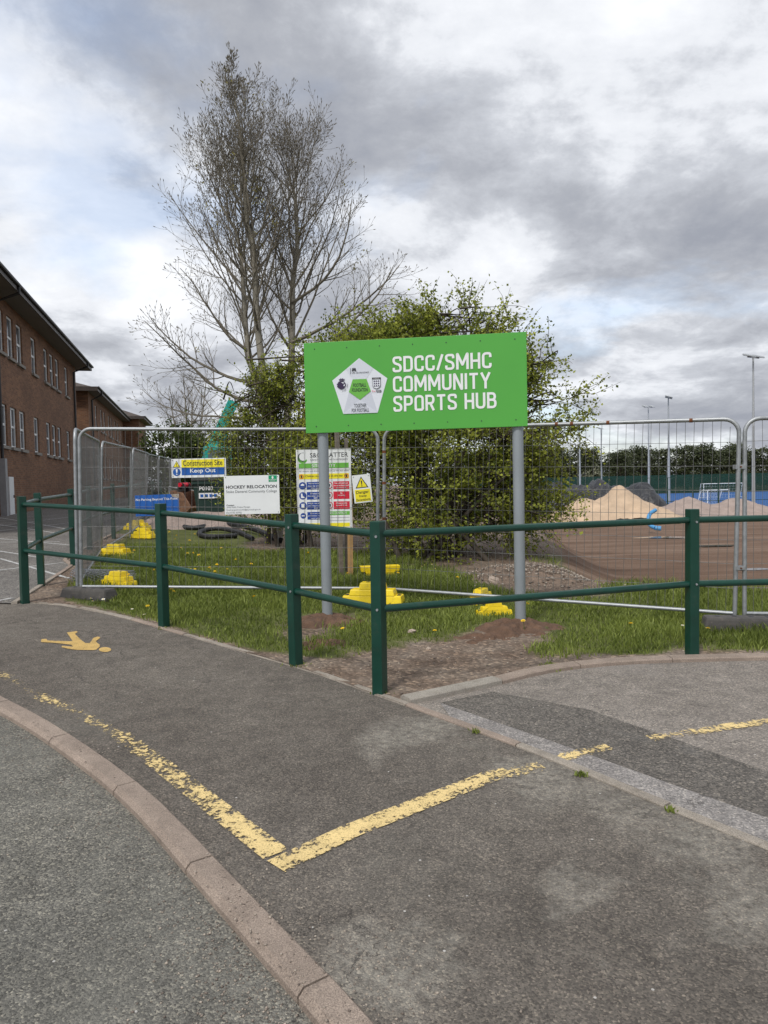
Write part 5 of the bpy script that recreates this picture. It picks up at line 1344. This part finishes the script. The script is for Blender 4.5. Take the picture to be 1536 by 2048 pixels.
def bushes():
    D = 12.4; b0 = at(880, 1140, D); b0.z = g(b0.x, b0.y)
    px = lambda u, v, d=D, b_=b0: (at(u, v, d)-b_)
    lob = []
    for u, v, rx, rz, dy in ((880, 950, 1.75, 1.65, 0), (800, 720, 1.25, .85, .3), (905, 655, .85, .85, .2), (720, 690, .75, .70, .3), (985, 745, .75, .6, .1), (1030, 830, .45, .5, .1), (1040, 930, .5, .4, 0), (1085, 690, .55, .16, .1), (1110, 775, .55, .15, .1), (1100, 850, .55, .17, -.2), (1040, 640, .4, .14, .2), (700, 890, .8, 1.0, .5), (985, 1010, .8, .65, -.1), (840, 1000, 1.2, .85, .2), (650, 660, .35, .35, .3), (935, 590, .35, .32, .2), (1090, 1010, .45, .22, 0)):
        p = px(u, v); lob.append((p.x, p.y+dy, p.z, rx*.80, rx*.70, rz*.80))
    bush('hawthorn', 'large dense green hawthorn behind the green signboard', b0, lob, 15000, .054, 28, seed=3, stems=16, hollow=True, spray_len=.62).scale = (1, 1, .925)
    D2 = 14.0; b1 = at(590, 1090, D2); b1.z = g(b1.x, b1.y); lob = []
    for u, v, rx, rz in ((560, 900, 1.0, 1.05), (610, 800, .8, .75), (520, 800, .55, .5), (640, 950, .9, 1.0), (480, 880, .45, .35), (660, 730, .6, .6), (475, 800, .28, .22), (540, 980, .8, .7)):
        p = at(u, v, D2)-b1; lob.append((p.x, p.y, p.z, rx*.9, rx*.7, rz*.9))
    bush('thorn_bush', 'smaller green thorn bush round the ash tree trunks', b1, lob, 4600, .044, 22, seed=5, stems=8, spray_len=.45)
    # far round bush and bare tree beyond the car park fence
    b2 = Vector((-10.6, 38, 0)); b2.z = g(b2.x, b2.y); lob = [(0, 0, 2.1, 1.7, 1.5, 1.7), (1.2, .2, 1.6, 1.2, 1.2, 1.3), (-1.0, 0, 1.3, 1.0, 1, 1.1), (2.4, 1, 2.0, 1.2, 1.2, 1.4)]
    bush('round_bush', 'rounded olive green bush beyond the end of mesh fence', b2, lob, 2600, .13, 16, 'far_green', seed=8, stems=5, spray_len=.7)
bushes()
def bare_tree(name, label, base, h, spread, seed):
    global rng
    keep = rng; rng = np.random.default_rng(seed)
    root = empty(name, base); tag(root, label, 'tree'); L0, L1, L2 = MB(), MB(), MB(); tips = []
    for k in range(4):
        th = k*1.6; top = Vector((spread*.35*math.cos(th), spread*.35*math.sin(th), h*rng.uniform(.8, 1))); P = smooth_line([Vector((0, 0, -.2)), Vector((0, 0, h*.22)), top*.6, top], 5); n = len(P)
        L0.tube(P, [.16*(1-.93*i/(n-1)) for i in range(n)], 6, False)
        for j in range(20):
            t = .3+.68*j/20; i = int(t*(n-1)); el = R_(rng.uniform(25, 60)); a = j*2.4+k
            grow([L1, L1, L2, L2], P[i], Vector((math.cos(a)*math.cos(el), math.sin(a)*math.cos(el), math.sin(el))), spread*rng.uniform(.5, .9)*(1.2-.6*t), .03, 1, .08, tips, None, 3, (7, 5), (.5, .5))
    L0.build('trunk', M['bark'], root); L1.build('branch', M['twig'], root); o = L2.build('crown', M['twig'], root); o['kind'] = 'stuff'; rng = keep
b3 = Vector((-11.6, 44, 0)); b3.z = g(b3.x, b3.y)
bare_tree('bare_tree', 'fine twigged bare round tree beyond the olive bush', b3, 7.4, 3.3, 4)
def pine_variants():
    out = []
    for s in range(5):
        r = np.random.default_rng(100+s); P = []; T = []
        H = 12.5; 
        for k in range(80):
            t = r.random(); z = H*(.12+.84*t); rr = 4.2*(1-t)**.45*r.random()**.5+.3; a = r.random()*6.28; c = np.array([rr*math.cos(a), rr*math.sin(a), z]); bt = r.uniform(.15, .8)
            m = 42; P += list(c+r.normal(size=(m, 3))*np.array([.75, .75, .32])); T += list(np.clip(bt+r.normal(0, .2, m), 0, 1))
        global rng
        keep = rng; rng = r; me = leaf_mesh('pine_crown', P, .55, .4, tint=np.array(T), aspect=.45); rng = keep; me.materials.append(M['pine'])
        m = MB(); m.tube([(0, 0, -.5), (.1, 0, H*.5), (0, .1, H*.93)], [.28, .2, .06], 6, False)
        for j in range(9):
            z = H*(.3+.06*j); a = j*2.4; m.tube([(0, 0, z), (1.2*math.cos(a), 1.2*math.sin(a), z+.5), (2.3*math.cos(a), 2.3*math.sin(a), z+.7)], [.09, .06, .02], 4, False)
        tm = bpy.data.meshes.new('pine_trunk'); tm.from_pydata(m.v, [], m.f); tm.materials.append(M['thorn_bark'])
        out.append((me, tm))
    return out
PV = pine_variants()
def pines():
    r = random.Random(4); n = 46
    for i in range(n):
        x = 18+(112*i/(n-1))+r.uniform(-1.5, 1.5); y = 186+r.uniform(-6, 14); u = 768+FPX*x/y
        sc_ = r.uniform(.84, 1.0)
        root = empty('pine_tree', (x, y, -2.3), (0, 0, r.uniform(0, 6))); root.scale = (sc_*1.25, sc_*1.25, sc_)
        tag(root, 'dark green pine in the row beyond the blue pitch', 'tree', 'pines beyond the pitch')
        me, tm = PV[i % 5]; o = link('crown', me, None, root); o['kind'] = 'stuff'; link('trunk', tm, None, root)
    # paler shrubs in front of the pines
    for (x, y, s, lab, mat) in ((50.5, 176, 2.6, 'pale grey green leafing shrub in front of the pines', 'blossom'), (97, 176, 2.2, 'yellow green leafing shrub in front of the pines', 'far_green'), (45, 174, 1.7, 'small pale shrub beside the pale leafing shrub', 'blossom')):
        bush('leafing_shrub', lab, Vector((x, y, -2.2)), [(0, 0, s*1.2, s, s, s*1.1), (s*.6, 0, s*.8, s*.7, s*.7, s*.7), (-s*.7, 0, s*1.5, s*.5, s*.5, s*.6)], 420, .38, 12, mat, seed=int(x), stems=4, spray_len=1.4)
pines()

# ------------------------------------------------------------------ grass, flowers, stones
def grass():
    n = 330000
    x = rng.uniform(-6.2, 8.0, n); y = 4.9+rng.random(n)**1.35*8.6
    d = dirt_f(x, y); s = site_f(x, y); inside = poly_sd(VERGE, x, y)
    nzv = np.sin(x*3.1+1.3*np.sin(y*2.3))*np.sin(y*2.7+x*1.1)*.5+np.sin(x*9+y*4)*np.sin(y*8-x*3)*.25
    pr = np.clip(1.25-d*2.1+.35*nzv, 0, 1)*(1-np.clip(s*3, 0, 1))*(inside > .03)
    keep = rng.random(n) < pr; x, y, d, nzv = x[keep], y[keep], d[keep], nzv[keep]; n = len(x); z = G(x, y)-.005
    tx, ty = [], []
    for c, m_, sp in ((gp(1162, 1549), 45, .012), (gp(952, 1463), 35, .012), (gp(1340, 1620), 25, .012), (gp(1105, 1333), 220, .045), (gp(760, 1384), 60, .04), (gp(332, 1255), 50, .04), (gp(600, 1330), 50, .04)):
        tx += list(rng.normal(c.x, sp, m_)); ty += list(rng.normal(c.y, sp, m_))
    x = np.concatenate([x, tx]); y = np.concatenate([y, ty]); m_ = len(tx); n += m_
    d = np.concatenate([d, np.full(m_, .5)]); nzv = np.concatenate([nzv, np.full(m_, .0)]); z = G(x, y)-.005
    behind = sst(8.0, 9.2, y)*.5+sst(2.6, 3.4, x)*.6
    h = (.034+.045*np.clip(nzv+.4, 0, 1)+.08*behind)*rng.uniform(.5, 1.5, n)*(1-.5*np.clip(d, 0, 1)); h[n-m_:] *= .5
    w = rng.uniform(.0035, .0065, n)*(1+.06*(y-5)); a = rng.uniform(0, 6.283, n); lean = rng.uniform(.15, .9, n)*h; la = rng.uniform(0, 6.283, n)
    bx, by = np.cos(a)*w, np.sin(a)*w; lx, ly = np.cos(la)*lean, np.sin(la)*lean
    V = np.stack([np.stack([x-bx, y-by, z], -1), np.stack([x+bx, y+by, z], -1), np.stack([x+lx*.35+bx*.7, y+ly*.35+by*.7, z+h*.6], -1), np.stack([x+lx*.35-bx*.7, y+ly*.35-by*.7, z+h*.6], -1), np.stack([x+lx, y+ly, z+h], -1)], 1).reshape(-1, 3)
    i = np.arange(n)*5; F3 = np.concatenate([np.stack([i, i+1, i+2], -1), np.stack([i, i+2, i+3], -1), np.stack([i+3, i+2, i+4], -1)])
    t = np.clip(.45+.35*nzv+rng.normal(0, .22, n), 0, 1)
    o = link('grass', np_mesh('grass', V, F3, np.repeat(t, 5)), M['grass']); tag(o, 'rough green grass growing over the verge and under fence', 'grass', kind='stuff'); print('grass', n)
grass()
def flowers():
    def head(name, r, n, mat, disc_mat):
        m = MB(); m.tube([(0, 0, 0), (.004, 0, .5), (0, 0, 1)], .0025, 4, False); return m
    pts = [(360, 1110), (375, 1120), (385, 1132), (400, 1136), (430, 1150), (452, 1152), (470, 1140), (500, 1150), (510, 1185), (340, 1190), (344, 1195), (445, 1108), (300, 1100), (320, 1128), (380, 1155), (395, 1158), (410, 1165), (425, 1170), (440, 1168), (455, 1168), (512, 1210), (560, 1195), (620, 1132), (640, 1162), (648, 1158), (690, 1125), (700, 1165), (292, 1157), (313, 1160), (295, 1222), (266, 1115), (280, 1098), (355, 1085), (350, 1090), (342, 1075), (374, 1100), (383, 1088), (1052, 1218), (1048, 1262), (1262, 1265), (1415, 1272), (793, 1165), (910, 1172), (688, 1268), (870, 1274), (255, 1178), (240, 1190)]
    whites = [(185, 1215), (200, 1220), (208, 1222), (212, 1223), (178, 1212), (264, 1230), (290, 1242), (314, 1243), (850, 1152), (862, 1149), (870, 1156), (856, 1146), (846, 1150), (1364, 1267)]
    def proto(yellow):
        st = MB().tube([(0, 0, 0), (.006, .002, .06), (.004, 0, .125)], .0025, 5, False); hd = MB()
        r = .021 if yellow else .014; k = 12
        for ringn, (rr, zz, th) in enumerate(((r, .004, 0), (r*.7, .011, .25), (r*.38, .015, .1)) if yellow else ((r, .002, 0),)):
            for j in range(k):
                a = 2*math.pi*j/k+th; b_ = .20; hd.add([(.004, 0, .123+zz*.3), (.004+rr*math.cos(a-b_), rr*math.sin(a-b_), .125+zz), (.004+rr*1.08*math.cos(a), rr*1.08*math.sin(a), .125+zz), (.004+rr*math.cos(a+b_), rr*math.sin(a+b_), .125+zz)], [(0, 1, 2, 3)])
        root = empty('dandelion' if yellow else 'daisy'); sto = st.build('stem', M['stem'], root); ho = hd.build('flower_head', M['petal_yellow' if yellow else 'petal_white'], root)
        if not yellow: MB().blob((.004, 0, .128), (.005, .005, .004), 6, 4, 0).build('flower_centre', M['petal_yellow'], root)
        return root
    for lst, yl in ((pts, True), (whites, False)):
        p0 = proto(yl)
        for i, q in enumerate(lst):
            o = p0 if i == 0 else copy_tree(p0)
            p = on_ground(*q); o.location = (p.x, p.y, g(p.x, p.y)); o.rotation_euler = (random.uniform(-.3, .3), random.uniform(-.3, .3), random.uniform(0, 6)); s = random.uniform(.85, 1.25); o.scale = (s, s, s*random.uniform(.6, 1.1)*(1.3 if p.y > 8.6 else .8))
            if yl: tag(o, 'yellow dandelion flowering in the rough grass', 'flower', 'dandelions in the grass')
            else: tag(o, 'small white daisy flowering in the short grass', 'flower', 'daisies in the grass')
flowers()
def loose_stones():
    V = []; F = []; T = []
    ico = [(0, 0, 1), (.9, 0, .1), (.28, .85, .1), (-.72, .53, .1), (-.72, -.53, .1), (.28, -.85, .1), (0, 0, -.8)]; fc = [(0, 1, 2), (0, 2, 3), (0, 3, 4), (0, 4, 5), (0, 5, 1), (6, 2, 1), (6, 3, 2), (6, 4, 3), (6, 5, 4), (6, 1, 5)]
    ico = np.array(ico); fc = np.array(fc)
    def put(x, y, z, s):
        o = len(V)*0+sum(len(v) for v in V); a = rng.uniform(0, 6.28); c, s_ = math.cos(a), math.sin(a)
        q = ico*rng.uniform(.6, 1.3, (7, 1))*np.array([1, .8, .6])*s; q = np.stack([q[:, 0]*c-q[:, 1]*s_, q[:, 0]*s_+q[:, 1]*c, q[:, 2]], -1)+np.array([x, y, z+s*.2]); V.append(q); T.append(np.full(7, rng.random()))
    spots = []
    n = 9000; x = rng.uniform(-5.5, 5.5, n); y = rng.uniform(4.8, 12.5, n); d = dirt_f(x, y); ins = poly_sd(VERGE, x, y); k = (rng.random(n) < np.clip(d*1.6-.5, 0, 1)) & (ins > .02)
    for a, b_ in zip(x[k], y[k]): spots.append((a, b_, 0.0, .004+.012*rng.random()**3))
    # bank
    for _ in range(1500):
        a, b_ = rng.normal(2.05, .55), rng.normal(9.9, .5); rr = max(0, 1-((a-2.05)/1.15)**2-((b_-10)/1.05)**2); spots.append((a, b_, 0.17*rr-.03 if rr > 0 else 0, .008+.028*rng.random()**3))
    # grit gathered along the big kerb and on the tarmac
    for i in range(2600):
        q = KERB_OUT[rng.integers(16, len(KERB_OUT)-2)]; t = rng.exponential(.10); sd = -1 if rng.random() < .75 else 1
        nx = offset_line(KERB_OUT, 1.0)
        spots.append((q.x+(-.02-t if sd < 0 else KERB_W+.01+t*.6)*.75+rng.normal(0, .05), q.y+(-.02-t if sd < 0 else KERB_W+.01+t*.6)*.66*1.0+rng.normal(0, .05), -.04 if sd < 0 else -.008, .0018+.0055*rng.random()**2.5))
    for c, n_, sp in ((gp(440, 1850), 260, .10), (gp(500, 1960), 200, .10), (gp(780, 1935), 160, .09), (gp(560, 1760), 60, .08)):
        for _ in range(n_): spots.append((c.x+rng.normal(0, sp), c.y+rng.normal(0, sp*1.2), 0, .002+.006*rng.random()**2.5))
    for i in range(700):
        a, b_ = rng.uniform(-2.5, 2.5), rng.uniform(1.5, 6); spots.append((a, b_, -.009 if poly_sd([tuple(p) for p in road_pts], a, b_) < 0 else -.04, .0015+.003*rng.random()**3))
    kd = [tuple(p) for p in KERB_OUT]
    A = np.array([(s[0], s[1]) for s in spots]); zz = G(A[:, 0], A[:, 1]); onroad = poly_sd([tuple(p) for p in road_pts], A[:, 0], A[:, 1])
    vg = poly_sd(VERGE, A[:, 0], A[:, 1])
    for s, z, r_, v_ in zip(spots, zz, onroad, vg):
        dz = s[2] if v_ > 0 else (-.04 if r_ > 0 else -.009)
        if -KERB_W-.02 < r_ < .0: dz = .003
        put(s[0], s[1], z+dz, s[3])
    nV = len(V); VV = np.concatenate(V); FF = (fc[None]+np.arange(nV)[:, None, None]*7).reshape(-1, 3)
    m = leafmat('loose_stone', (.12, .095, .08), (.42, .36, .30), 0.0)
    o = link('loose_stones', np_mesh('loose_stones', VV, FF, np.concatenate(T)), m); tag(o, 'loose grit and small stones scattered on dirt and tarmac', 'stones', kind='stuff'); print('stones', nV)
loose_stones()
